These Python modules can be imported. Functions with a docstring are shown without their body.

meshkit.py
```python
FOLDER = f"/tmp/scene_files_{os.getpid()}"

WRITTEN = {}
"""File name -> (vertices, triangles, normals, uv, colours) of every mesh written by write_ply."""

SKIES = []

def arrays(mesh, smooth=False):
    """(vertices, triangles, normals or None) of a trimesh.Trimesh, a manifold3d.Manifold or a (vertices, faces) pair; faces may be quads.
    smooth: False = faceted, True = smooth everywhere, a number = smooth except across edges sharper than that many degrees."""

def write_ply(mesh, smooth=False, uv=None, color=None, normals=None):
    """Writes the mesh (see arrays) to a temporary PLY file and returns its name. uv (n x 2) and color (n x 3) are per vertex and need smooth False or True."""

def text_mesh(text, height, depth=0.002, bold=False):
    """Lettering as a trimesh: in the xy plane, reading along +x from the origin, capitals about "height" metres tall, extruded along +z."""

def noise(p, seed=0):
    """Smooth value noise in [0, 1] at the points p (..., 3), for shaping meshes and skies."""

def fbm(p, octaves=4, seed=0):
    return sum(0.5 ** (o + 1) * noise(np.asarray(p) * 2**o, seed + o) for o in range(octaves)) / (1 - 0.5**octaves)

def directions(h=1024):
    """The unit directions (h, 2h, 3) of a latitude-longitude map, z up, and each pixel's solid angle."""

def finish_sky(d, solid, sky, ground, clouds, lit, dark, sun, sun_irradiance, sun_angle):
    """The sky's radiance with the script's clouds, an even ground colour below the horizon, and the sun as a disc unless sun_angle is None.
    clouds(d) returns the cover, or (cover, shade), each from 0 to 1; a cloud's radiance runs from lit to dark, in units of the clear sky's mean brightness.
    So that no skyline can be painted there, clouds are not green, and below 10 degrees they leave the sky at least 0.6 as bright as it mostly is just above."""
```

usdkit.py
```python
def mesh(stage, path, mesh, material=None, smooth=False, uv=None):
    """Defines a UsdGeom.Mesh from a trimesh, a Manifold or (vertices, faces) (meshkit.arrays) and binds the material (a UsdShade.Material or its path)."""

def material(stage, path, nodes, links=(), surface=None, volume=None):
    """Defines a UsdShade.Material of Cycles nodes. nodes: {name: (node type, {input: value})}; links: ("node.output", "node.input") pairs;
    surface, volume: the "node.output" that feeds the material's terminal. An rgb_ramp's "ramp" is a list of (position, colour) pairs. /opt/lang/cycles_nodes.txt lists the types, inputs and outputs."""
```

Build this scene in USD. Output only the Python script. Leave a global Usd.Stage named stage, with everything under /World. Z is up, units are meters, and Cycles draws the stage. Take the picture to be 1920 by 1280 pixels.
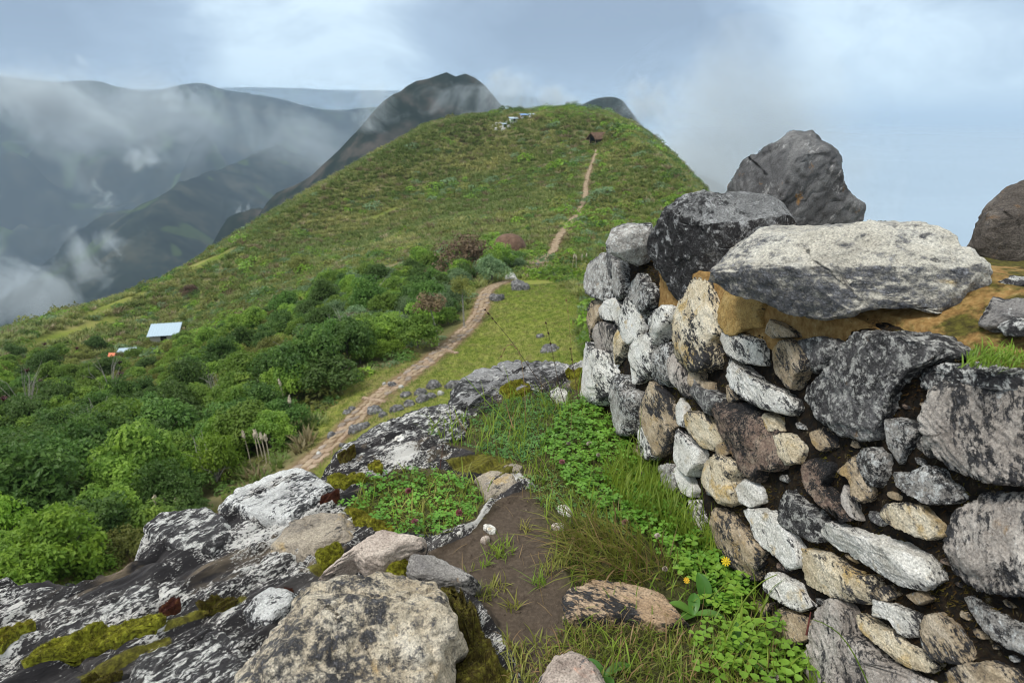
import math
import numpy as np
import trimesh
import usdkit
import meshkit
from pxr import Gf, Sdf, Usd, UsdGeom, UsdLux, UsdShade, Vt
from scipy.interpolate import RBFInterpolator, RegularGridInterpolator
from scipy.spatial import cKDTree
from shapely.geometry import Polygon, Point, LineString
import shapely

# ------------------------------------------------------------------ camera, sky, sun, exposure
stage = Usd.Stage.CreateInMemory()
UsdGeom.Xform.Define(stage, '/World')
UsdGeom.Scope.Define(stage, '/World/Looks')
EYE = np.array([0.0, 0.0, 0.85])
PITCH = math.radians(17.8)
FOCAL = 1280.0                       # in pixels of a 1920 wide picture: a 24 mm lens on 36 mm
cam = UsdGeom.Camera.Define(stage, '/World/camera')
cam.CreateFocalLengthAttr(24.0)
cam.CreateHorizontalApertureAttr(36.0)
cam.CreateVerticalApertureAttr(24.0)
cam.CreateFStopAttr(9.0)
cam.CreateFocusDistanceAttr(1.35)
cam.CreateClippingRangeAttr(Gf.Vec2f(0.02, 200000.0))
cam.CreateExposureAttr(0.78)
_c = UsdGeom.Xformable(cam)
_c.AddTranslateOp().Set(Gf.Vec3d(*EYE.tolist()))
_c.AddRotateXOp().Set(90.0 - math.degrees(PITCH))

SUN_EL, SUN_AZ = math.radians(56.0), math.radians(-125.0)      # azimuth = atan2(x, y) of the direction to the sun
sun_dir = np.array([math.sin(SUN_AZ) * math.cos(SUN_EL), math.cos(SUN_AZ) * math.cos(SUN_EL), math.sin(SUN_EL)])
sun = UsdLux.DistantLight.Define(stage, '/World/sun')
sun.CreateIntensityAttr(0.4)
sun.CreateAngleAttr(12.0)
sun.CreateColorAttr(Gf.Vec3f(1.0, 0.965, 0.91))
UsdGeom.Xformable(sun).AddTransformOp().Set(Gf.Matrix4d().SetRotate(Gf.Rotation(Gf.Vec3d(0, 0, 1), Gf.Vec3d(*sun_dir.tolist()))))
sun.GetPrim().CreateAttribute('inputs:normalize', Sdf.ValueTypeNames.Bool).Set(True)

def px_dir(px, py):
    """Unit direction through a pixel of the 1920 x 1280 photograph."""
    x, y = (px - 960) / FOCAL, (640 - py) / FOCAL
    d = np.array([x, math.cos(PITCH) + y * math.sin(PITCH), -math.sin(PITCH) + y * math.cos(PITCH)])
    return d / np.linalg.norm(d)

def sky_patch(nodes, links, name, px, py, inner, outer, value_in):
    """Adds a soft round patch of cloud light about a direction; returns the output to chain."""
    d = px_dir(px, py)
    nodes[name + 'dot'] = ('vector_math', {'math_type': 'dot_product', 'vector2': tuple(d)})
    links.append((value_in, name + 'dot.vector1'))
    nodes[name + 'map'] = ('map_range', {'range_type': 'smoothstep', 'from_min': math.cos(math.radians(outer)), 'from_max': math.cos(math.radians(inner)), 'to_min': 0.0, 'to_max': 1.0, 'clamp': True})
    links.append((name + 'dot.value', name + 'map.value'))
    return name + 'map.result'

def build_sky():
    n = {
        'sky': ('sky_texture', {'sky_type': 'single_scattering', 'sun_disc': False, 'sun_elevation': SUN_EL, 'sun_rotation': SUN_AZ, 'altitude': 3000.0}),
        'tc': ('texture_coordinate', {}),
        'nrm': ('vector_math', {'math_type': 'normalize'}),
        'warp': ('mapping', {'scale': (1.0, 1.0, 2.0)}),
        'n1': ('noise_texture', {'scale': 2.3, 'detail': 7.0, 'roughness': 0.55, 'distortion': 0.5}),
        'n2': ('noise_texture', {'scale': 6.5, 'detail': 6.0, 'roughness': 0.6, 'distortion': 0.8}),
        'sum': ('math', {'math_type': 'multiply_add', 'value2': 0.45}),
        'ramp': ('rgb_ramp', {'ramp': [(0.38, CLOUD_DARK), (0.60, CLOUD_MID), (0.78, CLOUD_LIT)]}),
        'mixc': ('mix', {'mix_type': 'mix', 'fac': 0.93}),
        'bg': ('background_shader', {'strength': 0.1}),
    }
    l = [('tc.generated', 'nrm.vector1'), ('nrm.vector', 'warp.vector'), ('warp.vector', 'n1.vector'), ('warp.vector', 'n2.vector'),
         ('n2.fac', 'sum.value1'), ('n1.fac', 'sum.value3')]
    prev = 'sum.value'
    for i, (px, py, inner, outer, amt) in enumerate(SKY_PATCHES):
        out = sky_patch(n, l, 'p%d' % i, px, py, inner, outer, 'nrm.vector')
        n['a%d' % i] = ('math', {'math_type': 'multiply_add', 'value2': amt})
        l += [(out, 'a%d.value1' % i), (prev, 'a%d.value3' % i)]
        prev = 'a%d.value' % i
    n['shift'] = ('math', {'math_type': 'multiply_add', 'value2': 0.8, 'value3': 0.0})
    # an overcast sky is brighter overhead than at the horizon
    n['sep'] = ('separate_xyz', {})
    n['up'] = ('map_range', {'from_min': 0.12, 'from_max': 1.0, 'to_min': 1.0, 'to_max': ZENITH, 'clamp': True})
    n['white'] = ('map_range', {'from_min': 0.12, 'from_max': 0.6, 'to_min': 0.0, 'to_max': 1.0, 'clamp': True})
    n['tint'] = ('mix', {'mix_type': 'multiply', 'color2': (1.22, 1.0, 0.78)})
    n['gain'] = ('vector_math', {'math_type': 'scale'})
    l += [(prev, 'shift.value1'), ('shift.value', 'ramp.fac'), ('sky.color', 'mixc.color1'), ('ramp.color', 'mixc.color2'),
          ('nrm.vector', 'sep.vector'), ('sep.z', 'up.value'), ('sep.z', 'white.value'), ('white.result', 'tint.fac'), ('mixc.color', 'tint.color1'), ('tint.color', 'gain.vector1'), ('up.result', 'gain.scale'), ('gain.vector', 'bg.color')]
    return usdkit.material(stage, '/World/Looks/overcast_sky', n, l, surface='bg.background')

ZENITH = 2.6
CLOUD_DARK, CLOUD_MID, CLOUD_LIT = (1.65, 2.15, 2.9), (2.5, 3.25, 4.15), (4.7, 5.75, 6.5)
# (px, py, inner and outer radius in degrees, brightness step): the brighter and darker clouds of the view
SKY_PATCHES = [(600, 95, 1, 12, 0.30), (1250, 15, 2, 13, -0.26), (100, 0, 3, 17, -0.24), (1600, 300, 2, 24, 0.19), (330, 120, 1, 8, 0.10), (930, -60, 2, 14, -0.12)]
sky = UsdLux.DomeLight.Define(stage, '/World/sky')
sky.GetPrim().SetCustomDataByKey('kind', 'structure')
UsdShade.MaterialBindingAPI.Apply(sky.GetPrim()).Bind(build_sky())

# ------------------------------------------------------------------ helpers: rays, names, prims
RIGHT = np.array([1.0, 0, 0])
FWD = np.array([0, math.cos(PITCH), -math.sin(PITCH)])
UP = np.array([0, math.sin(PITCH), math.cos(PITCH)])

def rays(p):
    """Directions (per metre of depth) through photograph pixels (n, 2)."""
    p = np.atleast_2d(np.asarray(p, float))
    return RIGHT * ((p[:, :1] - 960) / FOCAL) + UP * ((640 - p[:, 1:2]) / FOCAL) + FWD

def at_depth(p, depth):
    return EYE + rays(p) * np.reshape(depth, (-1, 1))

def on_plane(p, origin, normal):
    r = rays(p)
    return EYE + r * (((np.asarray(origin) - EYE) @ normal) / (r @ normal))[:, None]

def on_level(p, z=0.0):
    return on_plane(p, np.array([0, 0, z]), np.array([0, 0, 1.0]))

def project(v):
    q = np.asarray(v, float) - EYE
    d = q @ FWD
    return np.stack([960 + FOCAL * (q @ RIGHT) / d, 640 - FOCAL * (q @ UP) / d, d], -1)

counts = {}

def path_for(name, parent=None):
    base = str(parent.GetPath()) if parent is not None else '/World'
    k = counts.get((base, name), 0)
    counts[(base, name)] = k + 1
    return f'{base}/{name}' + (f'_{k:03d}' if k else '')

def tag(prim, label=None, category=None, group=None, kind=None):
    prim = prim.GetPrim() if hasattr(prim, 'GetPrim') else prim
    for k, v in (('label', label), ('category', category), ('group', group), ('kind', kind)):
        if v:
            prim.SetCustomDataByKey(k, v)
    return prim

def mesh(name, m, material, parent=None, smooth=True, attrs=None, **tags):
    g = usdkit.mesh(stage, path_for(name, parent), m, '/World/Looks/' + material, smooth=smooth)
    for k, a in (attrs or {}).items():
        a = np.asarray(a, np.float32)
        if a.ndim == 1:
            UsdGeom.PrimvarsAPI(g).CreatePrimvar(k, Sdf.ValueTypeNames.FloatArray, 'vertex').Set(Vt.FloatArray.FromNumpy(a))
        else:
            UsdGeom.PrimvarsAPI(g).CreatePrimvar(k, Sdf.ValueTypeNames.Color3fArray, 'vertex').Set(Vt.Vec3fArray.FromNumpy(a))
    return tag(g, **tags)

def thing(name, label, category, loc=(0, 0, 0), yaw=0.0, scale=1.0, group=None):
    x = UsdGeom.Xform.Define(stage, path_for(name))
    x.AddTranslateOp().Set(Gf.Vec3d(*map(float, loc)))
    x.AddRotateZOp().Set(float(math.degrees(yaw)))
    x.AddScaleOp().Set(Gf.Vec3f(*(np.ones(3) * scale).tolist()))
    return tag(x, label, category, group)

def copy_of(first, loc, yaw, scale, label, group=None, category=None):
    name = first.GetName().rstrip('0123456789').rstrip('_') if first.GetName()[-3:].isdigit() else first.GetName()
    x = UsdGeom.Xform.Define(stage, path_for(name))
    x.GetPrim().GetReferences().AddInternalReference(first.GetPath())
    x.GetPrim().GetAttribute('xformOp:translate').Set(Gf.Vec3d(*map(float, loc)))
    x.GetPrim().GetAttribute('xformOp:rotateZ').Set(float(math.degrees(yaw)))
    x.GetPrim().GetAttribute('xformOp:scale').Set(Gf.Vec3f(*(np.ones(3) * scale).tolist()))
    x.GetPrim().SetInstanceable(True)
    return tag(x, label, category, group)

def fbm(p, scale=1.0, octaves=4, seed=0):
    """Signed, about -1 .. 1."""
    return (meshkit.fbm(np.asarray(p) * scale + 37.7 * (seed % 97), octaves, seed) - 0.5) * 2

def smoothstep(a, b, x):
    t = np.clip((np.asarray(x, float) - a) / (b - a), 0, 1)
    return t * t * (3 - 2 * t)

def grid_faces(nu, nv):
    """Triangles of a (nu, nv) grid of vertices, row by row."""
    i, j = np.meshgrid(np.arange(nu - 1), np.arange(nv - 1), indexing='ij')
    a = i * nv + j
    return np.vstack([np.stack([a, a + nv, a + nv + 1], -1).reshape(-1, 3), np.stack([a, a + nv + 1, a + 1], -1).reshape(-1, 3)])

def tube(points, radii, sides=6):
    p = np.asarray(points, float)
    t = np.gradient(p, axis=0)
    t /= np.linalg.norm(t, axis=1, keepdims=True) + 1e-12
    ref = np.array([0.13, 0.31, 0.94]) if abs(t[:, 2]).mean() < 0.8 else np.array([0.94, 0.31, 0.13])
    a = np.cross(t, ref)
    a /= np.linalg.norm(a, axis=1, keepdims=True) + 1e-12
    b = np.cross(t, a)
    ang = np.arange(sides) * 2 * np.pi / sides
    r = np.broadcast_to(radii, (len(p),))[:, None, None]
    v = (p[:, None] + r * (np.cos(ang)[None, :, None] * a[:, None] + np.sin(ang)[None, :, None] * b[:, None])).reshape(-1, 3)
    i, j = np.meshgrid(np.arange(len(p) - 1), np.arange(sides), indexing='ij')
    q = np.stack([i * sides + j, i * sides + (j + 1) % sides, (i + 1) * sides + (j + 1) % sides, (i + 1) * sides + j], -1).reshape(-1, 4)
    f = np.vstack([q[:, [0, 1, 2]], q[:, [0, 2, 3]]])
    caps = [[0, k + 1, k] for k in range(1, sides - 1)] + [[(len(p) - 1) * sides, (len(p) - 1) * sides + k, (len(p) - 1) * sides + k + 1] for k in range(1, sides - 1)]
    return v, np.vstack([f, caps])

def join(parts):
    vs, fs, n = [], [], 0
    for v, f in parts:
        vs.append(np.asarray(v, float))
        fs.append(np.asarray(f, int) + n)
        n += len(v)
    return np.vstack(vs), np.vstack(fs)

def box(x0, x1, y0, y1, z0, z1):
    v = np.array([[x, y, z] for z in (z0, z1) for x, y in ((x0, y0), (x1, y0), (x1, y1), (x0, y1))], float)
    f = [[0, 2, 1], [0, 3, 2], [4, 5, 6], [4, 6, 7], [0, 1, 5], [0, 5, 4], [1, 2, 6], [1, 6, 5], [2, 3, 7], [2, 7, 6], [3, 0, 4], [3, 4, 7]]
    return v, np.array(f)

# ------------------------------------------------------------------ materials
def M(name, nodes, links, surface='p.BSDF', **kw):
    return usdkit.material(stage, '/World/Looks/' + name, nodes, links, surface=surface, **kw)

def rock_look(name, tones, crust=0.45, crust_scale=38.0, crust_col=(0.018, 0.017, 0.018), ochre=0.0, ochre_col=(0.34, 0.20, 0.07), white=0.0,
              strata=(0, 0, 0), stretch=(1, 1, 1), scale=16.0, bump=0.004, rough=0.88, moss=0.0, sharp=0.05, rim=0.12, white_col=(0.66, 0.66, 0.64), grain=0.5, cracks=0.03, steep=0.0, big=0.9):
    """Weathered stone: tones are the ramp of the bare stone; crust is the cover (0 .. 1) of black lichen, white that of pale lichen; rim adds crust where the mesh's rim attribute is 1."""
    n = {
        'g': ('geometry', {}),
        'map': ('mapping', {'mapping_type': 'texture', 'rotation': strata, 'scale': stretch}),
        'a': ('noise_texture', {'scale': scale, 'detail': 10.0, 'roughness': 0.66, 'distortion': 0.25}),
        'ar': ('rgb_ramp', {'ramp': [(0.28 + 0.44 * i / (len(tones) - 1), t) for i, t in enumerate(tones)]}),
        'b0': ('noise_texture', {'scale': crust_scale, 'detail': 10.0, 'roughness': 0.70, 'distortion': 0.3}),
        'c': ('noise_texture', {'scale': crust_scale * 4.3, 'detail': 6.0, 'roughness': 0.72}),
        'b': ('math', {'math_type': 'multiply_add', 'value2': 1.05}),
        'v': ('voronoi_texture', {'scale': crust_scale * 1.6, 'feature': 'distance_to_edge', 'randomness': 1.0}),
        'vm': ('map_range', {'range_type': 'smoothstep', 'from_min': 0.0, 'from_max': 0.06, 'to_min': cracks, 'to_max': 0.0, 'clamp': True}),
        'vb': ('math', {'math_type': 'add'}),
        'warp': ('vector_math', {'math_type': 'multiply_add', 'vector2': (0.02, 0.02, 0.02)}),
        'big': ('noise_texture', {'scale': crust_scale * 0.16, 'detail': 3.0, 'roughness': 0.5}),
        'bs': ('math', {'math_type': 'multiply_add', 'value2': big}),
        'rim': ('attribute', {'attribute': 'rim'}),
        'rs': ('math', {'math_type': 'multiply_add', 'value2': rim}),
        'bm': ('map_range', {'range_type': 'smoothstep', 'from_min': 1.28 + 0.5 * big - 0.34 * crust, 'from_max': 1.28 + 0.5 * big - 0.34 * crust + sharp * 2.6, 'to_min': 0.0, 'to_max': 1.0, 'clamp': True}),
        'mixb': ('mix', {'mix_type': 'mix'}),
        'cr': ('rgb_ramp', {'ramp': [(0.42, crust_col), (0.58, tuple(min(1.0, 1.8 * x + 0.012) for x in crust_col)), (0.68, tuple(4.0 * x + 0.05 for x in crust_col))]}),
        'fine': ('noise_texture', {'scale': 300.0, 'detail': 3.0, 'roughness': 0.7}),
        'finer': ('rgb_ramp', {'ramp': [(0.3, (1 - grain,) * 3), (0.5, (1.0,) * 3), (0.72, (1 + grain,) * 3)]}),
        'mixf': ('mix', {'mix_type': 'multiply', 'fac': 1.0}),
        'h1': ('math', {'math_type': 'multiply_add', 'value2': 0.5}),
        'h2': ('math', {'math_type': 'multiply_add', 'value2': 0.22}),
        'bump': ('bump', {'strength': 1.0, 'distance': bump * 1.6}),
        'p': ('principled_bsdf', {'roughness': rough, 'specular_ior_level': 0.28}),
    }
    l = [('g.position', 'map.vector'), ('map.vector', 'a.vector'), ('map.vector', 'b0.vector'), ('map.vector', 'c.vector'), ('c.fac', 'b.value1'), ('b0.fac', 'b.value3'), ('c.color', 'warp.vector1'), ('map.vector', 'warp.vector3'), ('warp.vector', 'v.vector'), ('v.distance', 'vm.value'), ('b.value', 'vb.value1'), ('vm.result', 'vb.value2'), ('g.position', 'big.vector'), ('g.position', 'fine.vector'),
         ('a.fac', 'ar.fac'), ('big.fac', 'bs.value1'), ('vb.value', 'bs.value3'), ('rim.fac', 'rs.value1'), ('bs.value', 'rs.value3'), ('rs.value', 'bm.value')]
    if steep:
        n['nz'] = ('separate_xyz', {})
        n['sz'] = ('map_range', {'range_type': 'smoothstep', 'from_min': 0.25, 'from_max': 0.80, 'to_min': steep, 'to_max': 0.0, 'clamp': True})
        n['sa'] = ('math', {'math_type': 'add'})
        l = [x for x in l if x != ('rs.value', 'bm.value')] + [('g.normal', 'nz.vector'), ('nz.z', 'sz.value'), ('sz.result', 'sa.value1'), ('rs.value', 'sa.value2'), ('sa.value', 'bm.value')]
    last = 'ar.color'
    if ochre:
        n['o'] = ('noise_texture', {'scale': 21.0, 'detail': 5.0, 'roughness': 0.6, 'distortion': 0.4})
        n['om'] = ('map_range', {'range_type': 'smoothstep', 'from_min': 0.72 - 0.3 * ochre, 'from_max': 0.86 - 0.3 * ochre, 'to_min': 0.0, 'to_max': 0.9, 'clamp': True})
        n['mixo'] = ('mix', {'mix_type': 'mix', 'color2': ochre_col})
        l += [('g.position', 'o.vector'), ('o.fac', 'om.value'), ('om.result', 'mixo.fac'), (last, 'mixo.color1')]
        last = 'mixo.color'
    l += [(last, 'mixb.color1'), ('bm.result', 'mixb.fac'), ('c.fac', 'cr.fac'), ('cr.color', 'mixb.color2')]
    last = 'mixb.color'
    if white:
        n['w'] = ('noise_texture', {'scale': crust_scale * 1.5, 'detail': 10.0, 'roughness': 0.74, 'distortion': 0.3})
        n['wmap'] = ('mapping', {'location': (7.3, 2.1, 5.5)})
        n['wm'] = ('map_range', {'range_type': 'smoothstep', 'from_min': 0.70 - 0.32 * white, 'from_max': 0.79 - 0.32 * white, 'to_min': 0.0, 'to_max': 0.92, 'clamp': True})
        n['mixw'] = ('mix', {'mix_type': 'mix', 'color2': white_col})
        l += [('map.vector', 'wmap.vector'), ('wmap.vector', 'w.vector'), ('w.fac', 'wm.value'), ('wm.result', 'mixw.fac'), (last, 'mixw.color1')]
        last = 'mixw.color'
    if moss:
        n['ms'] = ('noise_texture', {'scale': 13.0, 'detail': 5.0, 'roughness': 0.6})
        n['mm'] = ('map_range', {'range_type': 'smoothstep', 'from_min': 0.74 - 0.3 * moss, 'from_max': 0.84 - 0.3 * moss, 'to_min': 0.0, 'to_max': 0.9, 'clamp': True})
        n['mixm'] = ('mix', {'mix_type': 'mix', 'color2': (0.10, 0.095, 0.016)})
        l += [('g.position', 'ms.vector'), ('ms.fac', 'mm.value'), ('mm.result', 'mixm.fac'), (last, 'mixm.color1')]
        last = 'mixm.color'
    l += [('fine.fac', 'finer.fac'), (last, 'mixf.color1'), ('finer.color', 'mixf.color2'), ('mixf.color', 'p.base_color'),
          ('b.value', 'h1.value1'), ('a.fac', 'h1.value3'), ('fine.fac', 'h2.value1'), ('h1.value', 'h2.value3'), ('h2.value', 'bump.height'), ('bump.normal', 'p.normal')]
    return M(name, n, l)

def plain_look(name, ramp, scale=30.0, detail=6.0, rough=0.9, bump=0.0, spec=0.2, coord='position'):
    n = {'g': ('geometry', {}), 'a': ('noise_texture', {'scale': scale, 'detail': detail, 'roughness': 0.65, 'distortion': 0.4}),
         'r': ('rgb_ramp', {'ramp': ramp}), 'p': ('principled_bsdf', {'roughness': rough, 'specular_ior_level': spec})}
    l = [('g.position', 'a.vector'), ('a.fac', 'r.fac'), ('r.color', 'p.base_color')]
    if bump:
        n['b'] = ('bump', {'strength': 0.9, 'distance': bump})
        l += [('a.fac', 'b.height'), ('b.normal', 'p.normal')]
    return M(name, n, l)

def leaf_look(name, dark, light, scale=1.5, trans=0.35, vary=0.35, spec=0.3, rough=0.5, hue=0.03, fine=9.0):
    """Foliage: tone from noise through the crown, from the leaf (random per island) and from the copy."""
    n = {
        'g': ('geometry', {}), 'oi': ('object_info', {}),
        'a': ('noise_texture', {'scale': scale, 'detail': 3.0, 'roughness': 0.6}),
        'm1': ('math', {'math_type': 'multiply_add', 'value2': 0.5, 'value3': -0.25}),
        'm2': ('math', {'math_type': 'add'}),
        'm3': ('math', {'math_type': 'multiply_add', 'value2': vary}),
        'm4': ('math', {'math_type': 'subtract', 'value2': vary / 2}),
        'r': ('rgb_ramp', {'ramp': [(0.2, dark), (0.5, tuple((np.array(dark) + light) / 2)), (0.85, light)]}),
        'hr': ('map_range', {'from_min': 0.0, 'from_max': 1.0, 'to_min': 0.5 - hue, 'to_max': 0.5 + 0.15 * hue}),
        'hs': ('hsv', {'saturation': 1.0, 'value': 1.0, 'fac': 1.0}),
        'd': ('principled_bsdf', {'roughness': rough, 'specular_ior_level': spec}),
        't': ('translucent_bsdf', {}),
        'mx': ('mix_closure', {'fac': trans}),
    }
    l = [('g.position', 'a.vector'), ('g.random_per_island', 'm1.value1'), ('a.fac', 'm2.value1'), ('m1.value', 'm2.value2'), ('oi.random', 'm3.value1'), ('m2.value', 'm3.value3'),
         ('m3.value', 'm4.value1'), ('m4.value', 'r.fac'), ('oi.random', 'hr.value'), ('hr.result', 'hs.hue'), ('r.color', 'hs.color'), ('hs.color', 'd.base_color'), ('hs.color', 't.color'),
         ('d.BSDF', 'mx.closure1'), ('t.BSDF', 'mx.closure2')]
    return M(name, n, l, surface='mx.closure')
# ------------------------------------------------------------------ terrain: the hillside below the ledge, as a surface over (azimuth, distance)
CREST = [(-330, 700, 92), (-150, 660, 104), (0, 612, 120), (100, 585, 135), (200, 556, 150), (300, 520, 165), (400, 462, 190), (500, 400, 210), (600, 342, 235), (700, 285, 255),
         (800, 229, 280), (870, 214, 285), (950, 206, 290), (1060, 197, 300), (1140, 206, 290), (1200, 236, 268), (1260, 285, 240), (1325, 355, 205), (1400, 440, 165), (1500, 560, 120), (1640, 720, 70), (1900, 900, 45), (2300, 1100, 30)]
SHAPE = [(1120, 268, 215), (1110, 300, 185), (1100, 330, 165), (1085, 395, 125), (1050, 440, 100), (1040, 462, 92), (1010, 494, 80), (930, 537, 62), (905, 560, 56), (890, 600, 50),
         (830, 655, 43), (750, 715, 36), (660, 790, 31), (600, 850, 28.2), (560, 885, 26.8), (250, 1050, 22), (100, 1088, 20.5), (0, 1100, 20),
         (310, 640, 108), (500, 500, 132), (600, 560, 78), (700, 480, 108), (800, 350, 195), (900, 280, 240), (300, 585, 132), (100, 650, 105), (600, 440, 165), (700, 380, 190), (850, 420, 130),
         (100, 760, 62), (300, 740, 56), (480, 700, 48), (600, 680, 44), (450, 860, 31), (250, 920, 30), (60, 900, 34), (100, 1010, 24), (350, 990, 25), (700, 600, 58), (800, 540, 70),
         (1000, 600, 46), (1050, 650, 38.5), (900, 700, 35.5), (960, 570, 53), (800, 770, 30), (1000, 700, 33), (1100, 560, 52), (1150, 480, 82), (1200, 400, 125), (1250, 420, 110), (950, 400, 138), (1000, 330, 185),
         (1300, 600, 50), (700, 850, 26), (900, 850, 24), (1100, 800, 24), (1300, 850, 22)]

def _polar(p):
    w = at_depth([(x, y) for x, y, _ in p], [d for *_, d in p])
    r = np.hypot(w[:, 0], w[:, 1])
    return np.arctan2(w[:, 0], w[:, 1]), np.log(r), (w[:, 2] - EYE[2]) / r

_ca, _cl, _ct = _polar(CREST)
_sa, _sl, _st = _polar(SHAPE)
_o = np.argsort(_ca)
crest_az, crest_l = _ca[_o], _cl[_o]
_ends_a, _ends_l, _ends_t = [], [], []
for k in (0.10, 0.22):                     # beyond the skyline the hill falls away
    r = np.exp(_cl)
    z = _ct * r - 0.62 * r * (np.exp(k) - 1) - 0.05 * r * k
    _ends_a.append(_ca); _ends_l.append(_cl + k); _ends_t.append(z / np.exp(_cl + k))
_near = np.linspace(-0.75, 0.75, 13)
_ends_a.append(_near); _ends_l.append(np.full(13, math.log(13.0))); _ends_t.append(np.full(13, -1.0))
_A = np.concatenate([_ca, _sa] + _ends_a); _L = np.concatenate([_cl, _sl] + _ends_l); _T = np.concatenate([_ct, _st] + _ends_t)
_rbf = RBFInterpolator(np.stack([_A * 3.0, _L], 1), _T, kernel='thin_plate_spline', smoothing=2e-4)
AZ = np.linspace(-1.0, 1.0, 401)
LR = np.linspace(math.log(12.0), math.log(1600.0), 420)

def _terrain_table():
    cl = np.interp(AZ, crest_az, crest_l)
    a, l = np.meshgrid(AZ, LR, indexing='ij')
    edge = cl[:, None] + 0.2
    lc = np.minimum(l, edge)
    t = _rbf(np.stack([a.ravel() * 3.0, lc.ravel()], 1)).reshape(a.shape)
    z = t * np.exp(lc) - 0.72 * (np.exp(l) - np.exp(lc))
    x, y = np.exp(l) * np.sin(a), np.exp(l) * np.cos(a)
    q = np.stack([x, y, np.zeros_like(x)], -1)
    r = np.exp(l)
    z += EYE[2]
    z += fbm(q, 1 / 14.0, 4, 3) * np.minimum(0.006 * r, 0.9) * smoothstep(24, 60, r) + fbm(q, 1 / 2.5, 3, 5) * 0.10
    z += fbm(q, 1 / 160.0, 5, 9) * 30 * smoothstep(edge + 0.3, edge + 1.0, l)
    # the skyline: nothing stands above the crest line (less the height of the scrub that grows on it)
    o = np.argsort(_ca)
    top = np.interp(AZ, _ca[o], _ct[o])[:, None] * r + EYE[2] - 0.9
    z = np.where(r > 40, np.minimum(z, top - 0.25 * np.abs(l - cl[:, None]) * r * 0.15), z)
    side = smoothstep(0.78, 1.0, np.abs(a))                    # outside the view: an even slope
    z = z * (1 - side) + side * (-11 - 0.45 * (r - 12))
    return np.maximum(z, -1250.0)

_tz = _terrain_table()
_tf = RegularGridInterpolator((AZ, LR), _tz, bounds_error=False, fill_value=None)

def ground_z(x, y):
    x, y = np.asarray(x, float), np.asarray(y, float)
    return _tf(np.stack([np.clip(np.arctan2(x, y), -1, 1), np.clip(np.log(np.hypot(x, y) + 1e-9), LR[0], LR[-1])], -1))

def on_ground(p, start=14.0, end=420.0):
    """Where the view through photograph pixels meets the hillside."""
    out = []
    for r in rays(p):
        d = np.geomspace(start, end, 1500)
        w = EYE + r * d[:, None]
        hit = np.nonzero(w[:, 2] < ground_z(w[:, 0], w[:, 1]))[0]
        k = hit[0] if len(hit) else len(d) - 1
        out.append([w[k, 0], w[k, 1], float(ground_z(w[k, 0], w[k, 1]))])
    return np.array(out)

def zone(points_px, poly):
    return shapely.contains_xy(Polygon(poly), points_px[..., 0], points_px[..., 1])

PATH_PX = [(330, 1250), (300, 1150), (280, 1090), (275, 1052), (335, 1012), (430, 960), (500, 925), (560, 886), (600, 852), (640, 815), (663, 788), (690, 760), (720, 735), (760, 708), (800, 680), (833, 655), (868, 625), (893, 597), (903, 575), (908, 555), (915, 543), (935, 533), (952, 526)]
PATH2_PX = [(1012, 492), (1040, 470), (1042, 455), (1052, 438), (1072, 415), (1088, 392), (1099, 368), (1098, 345), (1103, 325), (1112, 306), (1116, 292), (1119, 280)]

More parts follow.
